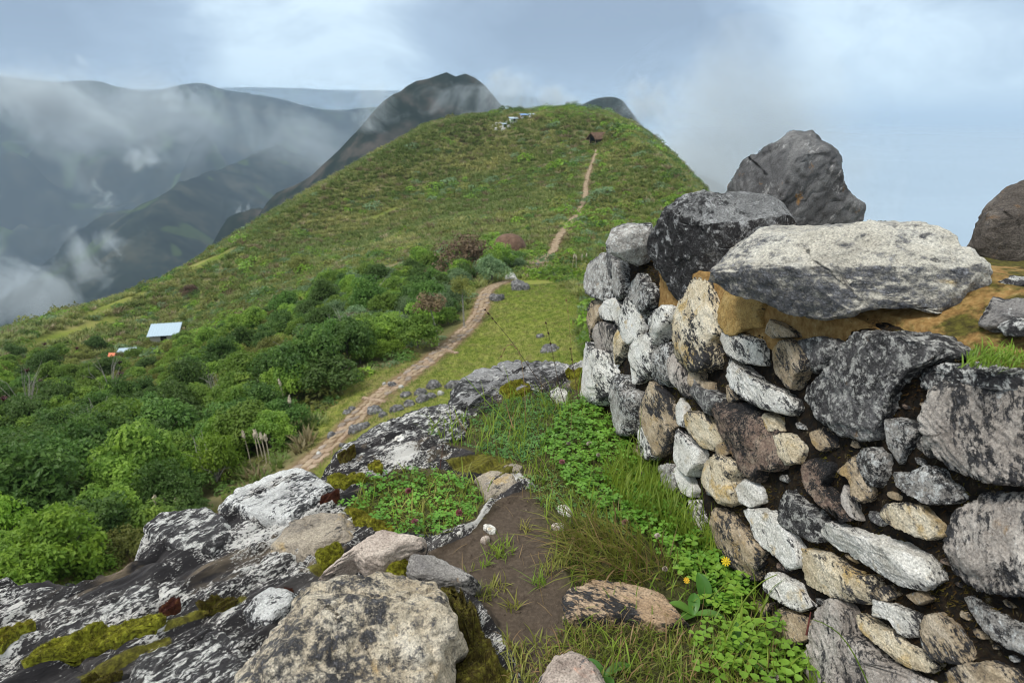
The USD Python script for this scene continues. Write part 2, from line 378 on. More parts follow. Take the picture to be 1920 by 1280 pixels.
def resample(p, step):
    p = np.asarray(p, float)
    for _ in range(2):
        p = np.vstack([p[:1], np.stack([0.75 * p[:-1] + 0.25 * p[1:], 0.25 * p[:-1] + 0.75 * p[1:]], 1).reshape(-1, p.shape[1]), p[-1:]])
    s = np.concatenate([[0], np.cumsum(np.linalg.norm(np.diff(p[:, :2], axis=0), axis=1))])
    q = np.arange(0, s[-1], step)
    return np.stack([np.interp(q, s, p[:, k]) for k in range(p.shape[1])], -1)

path_line = resample(on_ground(PATH_PX), 0.45)
path2_line = resample(on_ground(PATH2_PX), 1.5)
_path_tree = cKDTree(np.vstack([path_line[:, :2], path2_line[:, :2]]))

FOREST = [(-200, 700), (0, 690), (60, 672), (150, 665), (270, 668), (380, 640), (450, 610), (540, 575), (640, 530), (720, 500), (820, 470), (955, 480), (985, 505), (900, 522), (880, 545), (868, 600), (822, 640), (800, 662), (700, 692), (640, 722), (590, 772), (556, 805), (505, 850), (440, 905), (405, 942), (250, 1062), (120, 1120), (-200, 1160)]
LAWN = [(560, 890), (600, 790), (640, 730), (700, 695), (800, 668), (850, 640), (890, 560), (940, 520), (1010, 500), (1090, 560), (1080, 640), (1160, 720), (1160, 900), (560, 900), (300, 1200), (-200, 1250), (-200, 1090), (100, 1080), (280, 1020), (420, 945)]
GREENS = [[(690, 410), (745, 385), (750, 392), (700, 412)], [(350, 500), (440, 465), (420, 485), (355, 512)], [(40, 640), (215, 590), (225, 602), (90, 645), (45, 655)], [(150, 590), (270, 545), (280, 552), (160, 600)]]

def build_hill():
    az, lr = AZ, LR
    a, l = np.meshgrid(az, lr, indexing='ij')
    v = np.stack([np.exp(l) * np.sin(a), np.exp(l) * np.cos(a), _tz], -1).reshape(-1, 3)
    f = grid_faces(len(az), len(lr))[:, ::-1]
    px = project(v)
    lawn = zone(px, LAWN).astype(float) * (px[:, 2] < 70)
    for g in GREENS:
        lawn = np.maximum(lawn, zone(px, g) * (px[:, 2] > 80))
    soil = np.exp(-(np.maximum(_path_tree.query(v[:, :2])[0] - 0.5, 0) / 0.45) ** 2)
    g = lawn.reshape(a.shape)
    for _ in range(2):
        g[1:-1, 1:-1] = (g[1:-1, 1:-1] + g[:-2, 1:-1] + g[2:, 1:-1] + g[1:-1, :-2] + g[1:-1, 2:]) / 5
    mesh('hillside', (v, f), 'hill_ground', attrs={'lawn': g.ravel(), 'soil': soil}, kind='structure')

M('hill_ground', {
    'g': ('geometry', {}), 'lawn': ('attribute', {'attribute': 'lawn'}), 'soil': ('attribute', {'attribute': 'soil'}),
    'a': ('noise_texture', {'scale': 0.10, 'detail': 6.0, 'roughness': 0.6}), 'b': ('noise_texture', {'scale': 2.2, 'detail': 6.0, 'roughness': 0.7}),
    's': ('math', {'math_type': 'multiply_add', 'value2': 0.5}), 's2': ('math', {'math_type': 'subtract', 'value2': 0.25}),
    'wild': ('rgb_ramp', {'ramp': [(0.3, (0.070, 0.082, 0.024)), (0.5, (0.125, 0.122, 0.048)), (0.7, (0.19, 0.165, 0.085))]}),
    'turf': ('rgb_ramp', {'ramp': [(0.3, (0.11, 0.15, 0.02)), (0.5, (0.18, 0.205, 0.036)), (0.62, (0.22, 0.215, 0.06)), (0.75, (0.23, 0.185, 0.085))]}),
    'm': ('mix', {'mix_type': 'mix'}), 'dirt': ('rgb_ramp', {'ramp': [(0.35, (0.13, 0.085, 0.05)), (0.65, (0.22, 0.15, 0.09))]}), 'm2': ('mix', {'mix_type': 'mix'}),
    'bump': ('bump', {'strength': 0.8, 'distance': 0.06}), 'p': ('principled_bsdf', {'roughness': 0.95, 'specular_ior_level': 0.1})},
  [('g.position', 'a.vector'), ('g.position', 'b.vector'), ('b.fac', 's.value1'), ('a.fac', 's.value3'), ('s.value', 's2.value1'), ('s2.value', 'wild.fac'), ('s2.value', 'turf.fac'), ('b.fac', 'dirt.fac'),
   ('lawn.fac', 'm.fac'), ('wild.color', 'm.color1'), ('turf.color', 'm.color2'), ('soil.fac', 'm2.fac'), ('m.color', 'm2.color1'), ('dirt.color', 'm2.color2'), ('m2.color', 'p.base_color'), ('b.fac', 'bump.height'), ('bump.normal', 'p.normal')])
build_hill()

# ------------------------------------------------------------------ mountains and the valley floor
def mountain_look(name, low, mid, high, field=(0.10, 0.13, 0.03), fields=0.0, scale=0.005):
    M(name, {'g': ('geometry', {}), 'a': ('noise_texture', {'scale': scale, 'detail': 10.0, 'roughness': 0.7}), 'r': ('rgb_ramp', {'ramp': [(0.34, low), (0.5, mid), (0.66, high)]}),
             'f': ('noise_texture', {'scale': 0.0042, 'detail': 2.0, 'roughness': 0.4, 'distortion': 1.0}), 'fm': ('map_range', {'range_type': 'smoothstep', 'from_min': 0.66 - 0.1 * fields, 'from_max': 0.69 - 0.1 * fields, 'to_max': fields, 'clamp': True}),
             'm': ('mix', {'mix_type': 'mix', 'color2': field}), 'p': ('principled_bsdf', {'roughness': 1.0, 'specular_ior_level': 0.0})},
      [('g.position', 'a.vector'), ('a.fac', 'r.fac'), ('g.position', 'f.vector'), ('f.fac', 'fm.value'), ('fm.result', 'm.fac'), ('r.color', 'm.color1'), ('m.color', 'p.base_color')])

mountain_look('mountain_scrub', (0.005, 0.009, 0.009), (0.015, 0.022, 0.017), (0.060, 0.058, 0.040), field=(0.05, 0.075, 0.025), fields=0.7)
mountain_look('peak_scrub', (0.005, 0.010, 0.006), (0.014, 0.020, 0.012), (0.075, 0.062, 0.050), scale=0.016)
mountain_look('valley_ground', (0.02, 0.03, 0.015), (0.04, 0.06, 0.02), (0.10, 0.11, 0.05), fields=1.0)

def ridge(name, crest, look, slope, seed, base=-1250.0, width=3200.0, step=40.0, rough=0.16, gully=0.55):
    """A mountain ridge: its crest line (photograph pixel, depth), spurs and gullies running down both sides."""
    c = at_depth([(x, y) for x, y, _ in crest], [d for *_, d in crest])
    c = resample(c, step)
    x0, x1, y0, y1 = c[:, 0].min() - width, c[:, 0].max() + width, c[:, 1].min() - width, c[:, 1].max() + width
    gx, gy = np.meshgrid(np.arange(x0, x1, step), np.arange(y0, y1, step), indexing='ij')
    p = np.stack([gx, gy], -1).reshape(-1, 2)
    q = np.concatenate([p, np.zeros((len(p), 1))], 1)
    d, i = cKDTree(c[:, :2]).query(p, k=8)
    w = 1 / (d + step * 0.5) ** 2
    z = ((c[i, 2]) * w).sum(1) / w.sum(1)
    s = (w * i).sum(1) / w.sum(1)
    dist = d[:, 0]
    # spurs: the fall is quicker in the gullies, which run away from the crest
    g = np.abs(meshkit.fbm(np.stack([p[:, 0] / 520, p[:, 1] / 520, np.full(len(p), seed)], 1), 4, seed) - 0.5) * 2
    fall = slope * dist * (1 + gully * (0.35 - g) * 2)
    z = z - fall - 0.00002 * dist ** 2 + fbm(q, 1 / 420.0, 6, seed + 3) * rough * np.minimum(dist, 900) * 0.9 + (np.abs(fbm(q, 1 / 170.0, 5, seed + 9)) - 0.3) * -60 * smoothstep(20, 400, dist) + fbm(q, 1 / 60.0, 4, seed + 7) * 8
    z = np.maximum(z, base - 6)
    mesh(name, (np.concatenate([p, z[:, None]], 1), grid_faces(*gx.shape)), look, kind='structure')

ridge('far_mountains', [(-900, 60, 4300), (-500, 95, 4300), (-200, 118, 4300), (0, 140, 4300), (100, 152, 4300), (175, 146, 4300), (230, 163, 4350), (290, 170, 4400), (330, 158, 4400), (370, 147, 4400), (420, 168, 4450), (520, 180, 4600), (590, 204, 4700), (640, 206, 4800), (720, 196, 5000), (780, 230, 5100)], 'mountain_scrub', 0.52, 11, width=3600, step=38)
ridge('valley_spur', [(520, 268, 3300), (455, 300, 2900), (390, 322, 2550), (340, 338, 2250), (300, 372, 2000), (272, 430, 1750)], 'mountain_scrub', 0.55, 23, width=1500, step=26)
ridge('dark_peak', [(1000, 320, 1400), (965, 235, 1330), (930, 180, 1250), (895, 138, 1200), (875, 131, 1190), (845, 130, 1180), (808, 132, 1160), (786, 139, 1150), (766, 155, 1140), (735, 188, 1110)], 'peak_scrub', 0.85, 31, width=1300, step=16, rough=0.08)
ridge('cloudy_peak', [(1060, 212, 1500), (1085, 194, 1500), (1120, 178, 1500), (1155, 176, 1500), (1175, 196, 1510)], 'peak_scrub', 1.3, 41, width=700, step=14)
ridge('horizon_hills', [(-200, 170, 12000), (200, 165, 12000), (420, 163, 12000), (520, 160, 12000), (640, 168, 12000), (760, 165, 12000), (1000, 180, 12500)], 'mountain_scrub', 0.35, 51, width=4000, step=120)
_ang = np.linspace(0, 2 * np.pi, 97)[:-1]
_rad = np.array([0.0, 900, 2500, 6000, 14000, 30000, 70000])
_gv = np.stack([np.outer(_rad, np.sin(_ang)), np.outer(_rad, np.cos(_ang)), np.full((len(_rad), 96), -1250.0)], -1).reshape(-1, 3)
_gi, _gj = np.meshgrid(np.arange(len(_rad) - 1), np.arange(96), indexing='ij')
_a, _b = _gi * 96 + _gj, _gi * 96 + (_gj + 1) % 96
mesh('valley_floor', (_gv, np.vstack([np.stack([_a, _b + 96, _a + 96], -1).reshape(-1, 3), np.stack([_a, _b, _b + 96], -1).reshape(-1, 3)])), 'valley_ground', kind='structure')

# ------------------------------------------------------------------ air
usdkit.material(stage, '/World/Looks/air', {'v': ('principled_volume', {'color': (0.62, 0.80, 1.0), 'density': 0.000085, 'anisotropy': 0.0})}, [], volume='v.volume')
_bx = box(-60000, 60000, -60000, 60000, -1262, 460)
mesh('haze', _bx, 'air', smooth=False, kind='stuff')
def lump(center, radii, seed, n=5, amp=0.35, scale=1.6, flat_bottom=None):
    m = trimesh.creation.icosphere(n)
    d = np.array(m.vertices)
    r = 1 + amp * fbm(d, scale, 4, seed)
    v = d * r[:, None] * np.asarray(radii)
    if flat_bottom is not None:
        v[:, 2] = np.maximum(v[:, 2], flat_bottom)
    return v + np.asarray(center), np.array(m.faces)


M('cloud_top', {'g': ('geometry', {}), 'a': ('noise_texture', {'scale': 0.004, 'detail': 6.0}), 'd': ('diffuse_bsdf', {'color': (0.285, 0.36, 0.435), 'roughness': 1.0})}, [], surface='d.BSDF')
def cloud_sea():
    az = np.linspace(0.10, 1.9, 150)
    lr = np.linspace(math.log(330), math.log(40000), 160)
    a, l = np.meshgrid(az, lr, indexing='ij')
    r = np.exp(l)
    q = np.stack([r * np.sin(a), r * np.cos(a), 0 * a], -1)
    z = -140 + 60 * fbm(q, 1 / 900.0, 5, 3) * smoothstep(300, 1500, r)
    q[..., 2] = z
    mesh('cloud_sea', (q.reshape(-1, 3), grid_faces(*a.shape)[:, ::-1]), 'cloud_top', kind='stuff')
cloud_sea()
# ------------------------------------------------------------------ stone looks
rock_look('quartz_white', [(0.46, 0.43, 0.37), (0.70, 0.675, 0.62), (0.82, 0.81, 0.78)], crust=0.50, crust_scale=48, ochre=0.45, ochre_col=(0.52, 0.40, 0.22), scale=26, strata=(0, 0.433, -1.347), stretch=(2.6, 1, 1), rim=0.10, bump=0.005)
rock_look('quartz_cream', [(0.38, 0.29, 0.17), (0.62, 0.53, 0.38), (0.78, 0.73, 0.62)], crust=0.5, crust_scale=42, ochre=0.7, ochre_col=(0.50, 0.35, 0.14), scale=24, strata=(0, 0.433, -1.347), stretch=(2.6, 1, 1), rim=0.10, bump=0.005)
rock_look('stone_grey', [(0.17, 0.155, 0.14), (0.40, 0.375, 0.345), (0.62, 0.595, 0.555)], crust=0.74, crust_scale=62, ochre=0.2, white=0.62, scale=30, rim=0.10, bump=0.006, grain=0.5)
rock_look('stone_tan', [(0.22, 0.155, 0.095), (0.44, 0.345, 0.23), (0.66, 0.56, 0.43)], crust=0.62, crust_scale=58, ochre=0.6, ochre_col=(0.42, 0.29, 0.13), white=0.3, scale=34, strata=(0, 0.433, -1.347), stretch=(2.6, 1, 1), rim=0.11, bump=0.006, grain=0.45)
rock_look('stone_dark', [(0.045, 0.042, 0.043), (0.12, 0.115, 0.115), (0.26, 0.25, 0.25)], crust=0.85, crust_scale=55, ochre=0.3, white=0.66, scale=30, rim=0.10, bump=0.007, white_col=(0.50, 0.49, 0.46), grain=0.5)
rock_look('stone_porous', [(0.20, 0.12, 0.095), (0.42, 0.30, 0.23), (0.62, 0.51, 0.39)], crust=1.0, crust_scale=70, ochre=0.3, white=0.25, scale=48, rim=0.09, bump=0.012, sharp=0.08, grain=0.4)
rock_look('stone_pinkish', [(0.20, 0.165, 0.14), (0.44, 0.39, 0.345), (0.70, 0.66, 0.60)], crust=0.62, crust_scale=36, ochre=0.3, white=0.25, scale=17, strata=(0, 1.2, -1.347), stretch=(2.4, 1, 1), rim=0.10, bump=0.007, grain=0.45)
rock_look('capstone_white', [(0.32, 0.29, 0.24), (0.58, 0.54, 0.46), (0.74, 0.71, 0.64)], crust=0.86, crust_scale=23, crust_col=(0.075, 0.075, 0.080), ochre=0.2, ochre_col=(0.5, 0.38, 0.2), scale=9, strata=(0.1, 0.25, 0.5), stretch=(1.9, 1, 0.8), rim=0.0, steep=0.26, bump=0.010, sharp=0.14)
rock_look('boulder_grey', [(0.10, 0.10, 0.10), (0.23, 0.23, 0.23), (0.42, 0.42, 0.41)], crust=0.86, steep=0.24, crust_scale=30, white=0.5, ochre=0.15, scale=14, strata=(0.9, 0.4, 0.5), stretch=(0.8, 1.5, 1.0), cracks=0.0, rim=0.0, bump=0.012, white_col=(0.46, 0.46, 0.46), sharp=0.10, grain=0.55)
rock_look('peak_grey', [(0.05, 0.049, 0.05), (0.13, 0.128, 0.13), (0.29, 0.285, 0.28)], crust=0.55, crust_scale=18, white=0.40, ochre=0.32, ochre_col=(0.32, 0.17, 0.05), scale=10, strata=(0.3, 0.5, 0.9), stretch=(0.8, 1.0, 1.9), rim=0.0, cracks=0.0, bump=0.012, white_col=(0.42, 0.41, 0.40), sharp=0.12, grain=0.4)
rock_look('boulder_brown', [(0.06, 0.05, 0.042), (0.13, 0.11, 0.095), (0.25, 0.22, 0.19)], crust=0.45, crust_scale=22, white=0.25, ochre=0.4, ochre_col=(0.24, 0.14, 0.07), scale=14, rim=0.0, bump=0.010, white_col=(0.5, 0.46, 0.40), sharp=0.12)
rock_look('boulder_cream', [(0.33, 0.26, 0.17), (0.58, 0.50, 0.38), (0.74, 0.68, 0.58)], crust=0.95, big=0.45, crust_scale=22, crust_col=(0.030, 0.029, 0.031), ochre=0.45, ochre_col=(0.50, 0.35, 0.17), scale=13, rim=0.0, bump=0.009, sharp=0.10)
rock_look('slab_pink', [(0.26, 0.20, 0.17), (0.50, 0.42, 0.36), (0.64, 0.57, 0.50)], crust=0.42, crust_scale=26, ochre=0.3, ochre_col=(0.55, 0.28, 0.19), scale=15, strata=(0, 0, 0.7), stretch=(2.5, 1, 1), rim=0.1, bump=0.006)
rock_look('slab_grey', [(0.13, 0.12, 0.12), (0.26, 0.245, 0.23), (0.42, 0.40, 0.38)], crust=0.5, crust_scale=30, white=0.3, ochre=0.25, scale=18, strata=(0, 0, -0.5), stretch=(2.2, 1, 1), rim=0.09, bump=0.005)
rock_look('slab_white', [(0.36, 0.355, 0.35), (0.62, 0.615, 0.60), (0.76, 0.755, 0.74)], crust=0.62, crust_scale=52, crust_col=(0.02, 0.02, 0.022), scale=22, strata=(0, 0, 0.95), stretch=(2.6, 1, 1), rim=0.09, bump=0.007, sharp=0.04)
rock_look('slab_lichen', [(0.022, 0.02, 0.022), (0.05, 0.047, 0.05), (0.12, 0.115, 0.115)], crust=0.72, crust_scale=46, white=0.66, scale=24, strata=(0, 0, 0.95), stretch=(2.0, 1, 1), rim=0.09, bump=0.008, white_col=(0.66, 0.65, 0.62), sharp=0.05)
rock_look('slab_layered', [(0.13, 0.128, 0.13), (0.27, 0.265, 0.265), (0.50, 0.49, 0.48)], crust=0.80, crust_scale=40, white=0.45, scale=20, strata=(0, 0, 0.35), stretch=(3.2, 1, 1), rim=0.05, bump=0.008, sharp=0.05)
rock_look('slab_tan', [(0.16, 0.14, 0.12), (0.34, 0.29, 0.23), (0.52, 0.45, 0.35)], crust=0.55, crust_scale=48, ochre=0.5, ochre_col=(0.45, 0.33, 0.17), white=0.25, scale=22, strata=(0, 0, 0.8), stretch=(2.8, 1, 1), rim=0.09, bump=0.006)
rock_look('step_pink', [(0.30, 0.19, 0.11), (0.44, 0.31, 0.20), (0.56, 0.43, 0.31)], crust=0.6, crust_scale=34, ochre=0.3, moss=0.3, scale=20, strata=(0, 0, -0.5), stretch=(2.2, 1, 1), rim=0.1, bump=0.007)
rock_look('ochre_plaster', [(0.24, 0.14, 0.045), (0.36, 0.235, 0.08), (0.46, 0.33, 0.14)], crust=0.12, crust_scale=40, scale=40, rim=0.09, bump=0.004, grain=0.4)

def ledge_look():
    """Bedrock with black crust and pale streaks along its layers; soil and moss where the mesh says so."""
    n = {
        'g': ('geometry', {}), 'map': ('mapping', {'mapping_type': 'texture', 'rotation': (0, 0, 0.95), 'scale': (2.1, 1.0, 1.0)}),
        'a': ('noise_texture', {'scale': 15.0, 'detail': 8.0, 'roughness': 0.65, 'distortion': 0.6}),
        'ar': ('rgb_ramp', {'ramp': [(0.32, (0.014, 0.0125, 0.014)), (0.52, (0.034, 0.031, 0.033)), (0.74, (0.12, 0.11, 0.105))]}),
        'w0': ('noise_texture', {'scale': 62.0, 'detail': 10.0, 'roughness': 0.74, 'distortion': 0.3}), 'wc': ('noise_texture', {'scale': 260.0, 'detail': 6.0, 'roughness': 0.72}), 'w': ('math', {'math_type': 'multiply_add', 'value2': 1.0}),
        'wb': ('noise_texture', {'scale': 5.0, 'detail': 3.0}),
        'ws': ('math', {'math_type': 'multiply_add', 'value2': 1.25}),
        'wm': ('map_range', {'range_type': 'smoothstep', 'from_min': 1.65, 'from_max': 1.77, 'to_max': 0.95, 'clamp': True}),
        'mw': ('mix', {'mix_type': 'mix', 'color2': (0.64, 0.62, 0.59)}),
        't': ('noise_texture', {'scale': 11.0, 'detail': 4.0, 'distortion': 0.7}), 'tm': ('map_range', {'range_type': 'smoothstep', 'from_min': 0.60, 'from_max': 0.72, 'to_max': 0.55, 'clamp': True}),
        'mt': ('mix', {'mix_type': 'mix', 'color2': (0.36, 0.28, 0.19)}),
        'moss': ('attribute', {'attribute': 'moss'}), 'soil': ('attribute', {'attribute': 'soil'}),
        'n3': ('noise_texture', {'scale': 28.0, 'detail': 6.0, 'roughness': 0.65}),
        'mo': ('math', {'math_type': 'multiply_add', 'value2': 1.3}), 'mom': ('map_range', {'range_type': 'smoothstep', 'from_min': 1.08, 'from_max': 1.28, 'to_max': 1.0, 'clamp': True}),
        'so': ('math', {'math_type': 'multiply_add', 'value2': 1.3}), 'som': ('map_range', {'range_type': 'smoothstep', 'from_min': 1.00, 'from_max': 1.15, 'to_max': 1.0, 'clamp': True}),
        'n4': ('noise_texture', {'scale': 95.0, 'detail': 6.0, 'roughness': 0.7}),
        'mr': ('rgb_ramp', {'ramp': [(0.3, (0.045, 0.035, 0.008)), (0.48, (0.11, 0.10, 0.014)), (0.66, (0.21, 0.20, 0.022))]}),
        'sr': ('rgb_ramp', {'ramp': [(0.28, (0.050, 0.036, 0.026)), (0.5, (0.088, 0.064, 0.046)), (0.66, (0.125, 0.094, 0.068)), (0.78, (0.21, 0.165, 0.12))]}),
        'turf': ('attribute', {'attribute': 'turf'}), 'tr': ('rgb_ramp', {'ramp': [(0.3, (0.030, 0.028, 0.012)), (0.5, (0.060, 0.060, 0.018)), (0.7, (0.105, 0.105, 0.03))]}), 'tx': ('mix', {'mix_type': 'mix'}), 'ms': ('mix', {'mix_type': 'mix'}), 'mm': ('mix', {'mix_type': 'mix'}),
        'h': ('math', {'math_type': 'multiply_add', 'value2': 0.6}), 'h2': ('math', {'math_type': 'multiply_add', 'value2': 0.35}),
        'bump': ('bump', {'strength': 0.9, 'distance': 0.008}),
        'p': ('principled_bsdf', {'roughness': 0.86, 'specular_ior_level': 0.3}),
    }
    l = [('g.position', 'map.vector'), ('map.vector', 'a.vector'), ('map.vector', 'w0.vector'), ('map.vector', 'wc.vector'), ('wc.fac', 'w.value1'), ('w0.fac', 'w.value3'), ('g.position', 'wb.vector'), ('map.vector', 't.vector'), ('g.position', 'n3.vector'), ('g.position', 'n4.vector'),
         ('a.fac', 'ar.fac'), ('wb.fac', 'ws.value1'), ('w.value', 'ws.value3'), ('ws.value', 'wm.value'), ('ar.color', 'mt.color1'), ('t.fac', 'tm.value'), ('tm.result', 'mt.fac'),
         ('mt.color', 'mw.color1'), ('wm.result', 'mw.fac'), ('soil.fac', 'so.value1'), ('n3.fac', 'so.value3'), ('so.value', 'som.value'), ('moss.fac', 'mo.value1'), ('n3.fac', 'mo.value3'), ('mo.value', 'mom.value'),
         ('n4.fac', 'mr.fac'), ('n4.fac', 'sr.fac'), ('mw.color', 'ms.color1'), ('n4.fac', 'tr.fac'), ('turf.fac', 'tx.fac'), ('sr.color', 'tx.color1'), ('tr.color', 'tx.color2'), ('tx.color', 'ms.color2'), ('som.result', 'ms.fac'), ('ms.color', 'mm.color1'), ('mr.color', 'mm.color2'), ('mom.result', 'mm.fac'), ('mm.color', 'p.base_color'),
         ('w.value', 'h.value1'), ('a.fac', 'h.value3'), ('n4.fac', 'h2.value1'), ('h.value', 'h2.value3'), ('h2.value', 'bump.height'), ('bump.normal', 'p.normal')]
    M('ledge_rock', n, l)
ledge_look()

# ------------------------------------------------------------------ the rock ledge that the picture is taken from
EDGE_PX = [(-260, 1150), (0, 1090), (95, 1098), (150, 1098), (200, 1080), (262, 1048), (275, 1000), (335, 966), (405, 968), (420, 944), (470, 915), (540, 890), (600, 887), (640, 846), (700, 806), (770, 772), (838, 752), (846, 730), (925, 692), (1010, 684), (1100, 680), (1200, 668)]
SOIL_PX = [(800, 1035), (880, 1005), (930, 940), (990, 915), (1045, 950), (1060, 1020), (1045, 1060), (1075, 1100), (1062, 1180), (1150, 1190), (1290, 1190), (1420, 1150), (1600, 1330), (1000, 1330), (960, 1215), (905, 1130), (850, 1070)]
TURF_PX = [(1000, 905), (960, 870), (900, 850), (830, 830), (790, 800), (900, 780), (960, 745), (1060, 735), (1120, 730), (1260, 900), (1420, 1080), (1560, 1170), (1640, 1330), (1250, 1330), (1060, 1200), (1080, 1110), (1045, 1050)]
TUFT_PX = [(650, 955), (690, 910), (740, 880), (830, 880), (890, 900), (915, 935), (890, 975), (800, 1000), (720, 990)]
MOSS_PX = [[(640, 960), (660, 930), (700, 950), (740, 985), (745, 1000), (690, 985)], [(830, 860), (900, 845), (960, 858), (990, 880), (950, 895), (890, 890), (850, 885)], [(590, 905), (650, 890), (720, 893), (730, 902), (650, 912)],
           [(820, 1105), (870, 1110), (890, 1150), (900, 1200), (960, 1260), (960, 1330), (840, 1330), (850, 1220), (870, 1170)], [(560, 1060), (620, 1050), (660, 1035), (640, 1060), (600, 1085)], [(310, 1160), (400, 1130), (460, 1110), (470, 1125), (380, 1160), (300, 1190)],
           [(140, 1270), (230, 1215), (320, 1190), (330, 1205), (250, 1240), (180, 1290)], [(930, 735), (990, 725), (1010, 735), (960, 750)], [(1060, 690), (1095, 690), (1100, 730), (1070, 735)]]
edge_xy = on_level(EDGE_PX)[:, :2]
LEDGE = Polygon(np.vstack([edge_xy, [(1.6, 2.35), (3.4, 2.2), (3.4, -2.0), (-2.2, -2.0), (-2.2, 0.6), (-1.55, 1.0)]]))

def inside_distance(poly, x, y):
    p = shapely.points(x, y)
    d = shapely.distance(poly.exterior, p)
    return np.where(shapely.contains_xy(poly, x, y), d, -d)

def strata(x, y):
    c, s = math.cos(0.95), math.sin(0.95)
    return x * c + y * s, -x * s + y * c                       # along the layers, across them

def soft_zone(px, polys, soft):
    polys = polys if isinstance(polys[0][0], tuple) else [polys]
    return np.max([smoothstep(-soft, soft, inside_distance(Polygon(p), px[:, 0], px[:, 1])) for p in polys], 0)

def ledge_height(x, y):
    sh = np.shape(x)
    x, y = np.ravel(x).astype(float), np.ravel(y).astype(float)
    q = np.stack([x, y, np.zeros_like(x)], 1)
    al, ac = strata(x, y)
    w = ac + 0.05 * fbm(q, 3.0, 3, 71) + 0.012 * fbm(q, 14, 3, 72)
    steps = np.floor(w / 0.075) + smoothstep(0.0, 0.22, (w / 0.075) % 1.0)
    lay = 0.024 * (steps - w / 0.075) + 0.009 * (smoothstep(0.0, 0.3, (w / 0.021) % 1.0) - (w / 0.021) % 1.0)
    rock = lay + 0.022 * fbm(q, 2.4, 3, 73) + 0.006 * fbm(q * [1, 1, 1], 16, 3, 74) + 0.0032 * fbm(q, 70, 3, 75) - 0.010 * np.exp(-(fbm(q, 6.0, 3, 82) / 0.05) ** 2)
    earth = 0.012 * fbm(q, 3.0, 3, 76) + 0.004 * fbm(q, 26, 3, 77) + 0.0014 * fbm(q, 120, 2, 78)
    px = project(np.stack([x, y, np.zeros_like(x)], 1))
    vis = (y > 0.3) & (px[:, 2] > 0.2)
    so = np.zeros_like(x)
    so[vis] = np.max([soft_zone(px[vis], SOIL_PX, 14), soft_zone(px[vis], TURF_PX, 14), soft_zone(px[vis], TUFT_PX, 14)], 0)
    z = rock * (1 - so) + (earth - 0.012) * so
    d = inside_distance(LEDGE, x, y) + 0.03 * fbm(q, 9.0, 3, 79) + 0.008 * fbm(q, 50, 2, 80)
    z -= 0.02 * smoothstep(0.06, 0.0, d)
    z = np.where(d < 0, z - 2.6 * np.minimum(-d, 0.6) - 5.2 * np.maximum(np.minimum(-d, 2.6) - 0.6, 0) - 0.5 * np.maximum(-d - 2.6, 0), z)
    z = np.where(d < 0, z + 0.14 * fbm(np.stack([x * 0.6, y * 0.6, z], 1), 3.0, 4, 81) * smoothstep(0.0, -0.3, d), z)
    return z.reshape(sh)

def axis(lo, hi, step, far_lo, far_hi):
    g = [lo]
    s = step
    while g[-1] > far_lo:
        s *= 1.16
        g.append(g[-1] - s)
    h = [hi]
    s = step
    while h[-1] < far_hi:
        s *= 1.16
        h.append(h[-1] + s)
    return np.concatenate([g[::-1], np.arange(lo + step, hi, step), h])

def build_ledge():
    xs, ys = axis(-1.25, 0.62, 0.005, -7, 7), axis(0.72, 2.6, 0.005, -6, 7)
    x, y = np.meshgrid(xs, ys, indexing='ij')
    z = ledge_height(x, y)
    v = np.stack([x, y, z], -1).reshape(-1, 3)
    px = project(v)
    vis = (v[:, 1] > 0.3) & (px[:, 2] > 0.2)
    soil, moss = np.zeros(len(v)), np.zeros(len(v))
    soil[vis] = np.max([soft_zone(px[vis], SOIL_PX, 12), soft_zone(px[vis], TURF_PX, 14), soft_zone(px[vis], TUFT_PX, 12)], 0)
    moss[vis] = soft_zone(px[vis], MOSS_PX, 14) * 0.8
    turf = np.zeros(len(v))
    turf[vis] = soft_zone(px[vis], [TURF_PX, TUFT_PX], 30)
    mesh('rock_ledge', (v, grid_faces(len(xs), len(ys))), 'ledge_rock', attrs={'soil': soil, 'moss': moss, 'turf': turf}, kind='structure')
build_ledge()

# ------------------------------------------------------------------ stones: an outline in a plane, given thickness, flat faces and roughness
PROFILE = 0.6

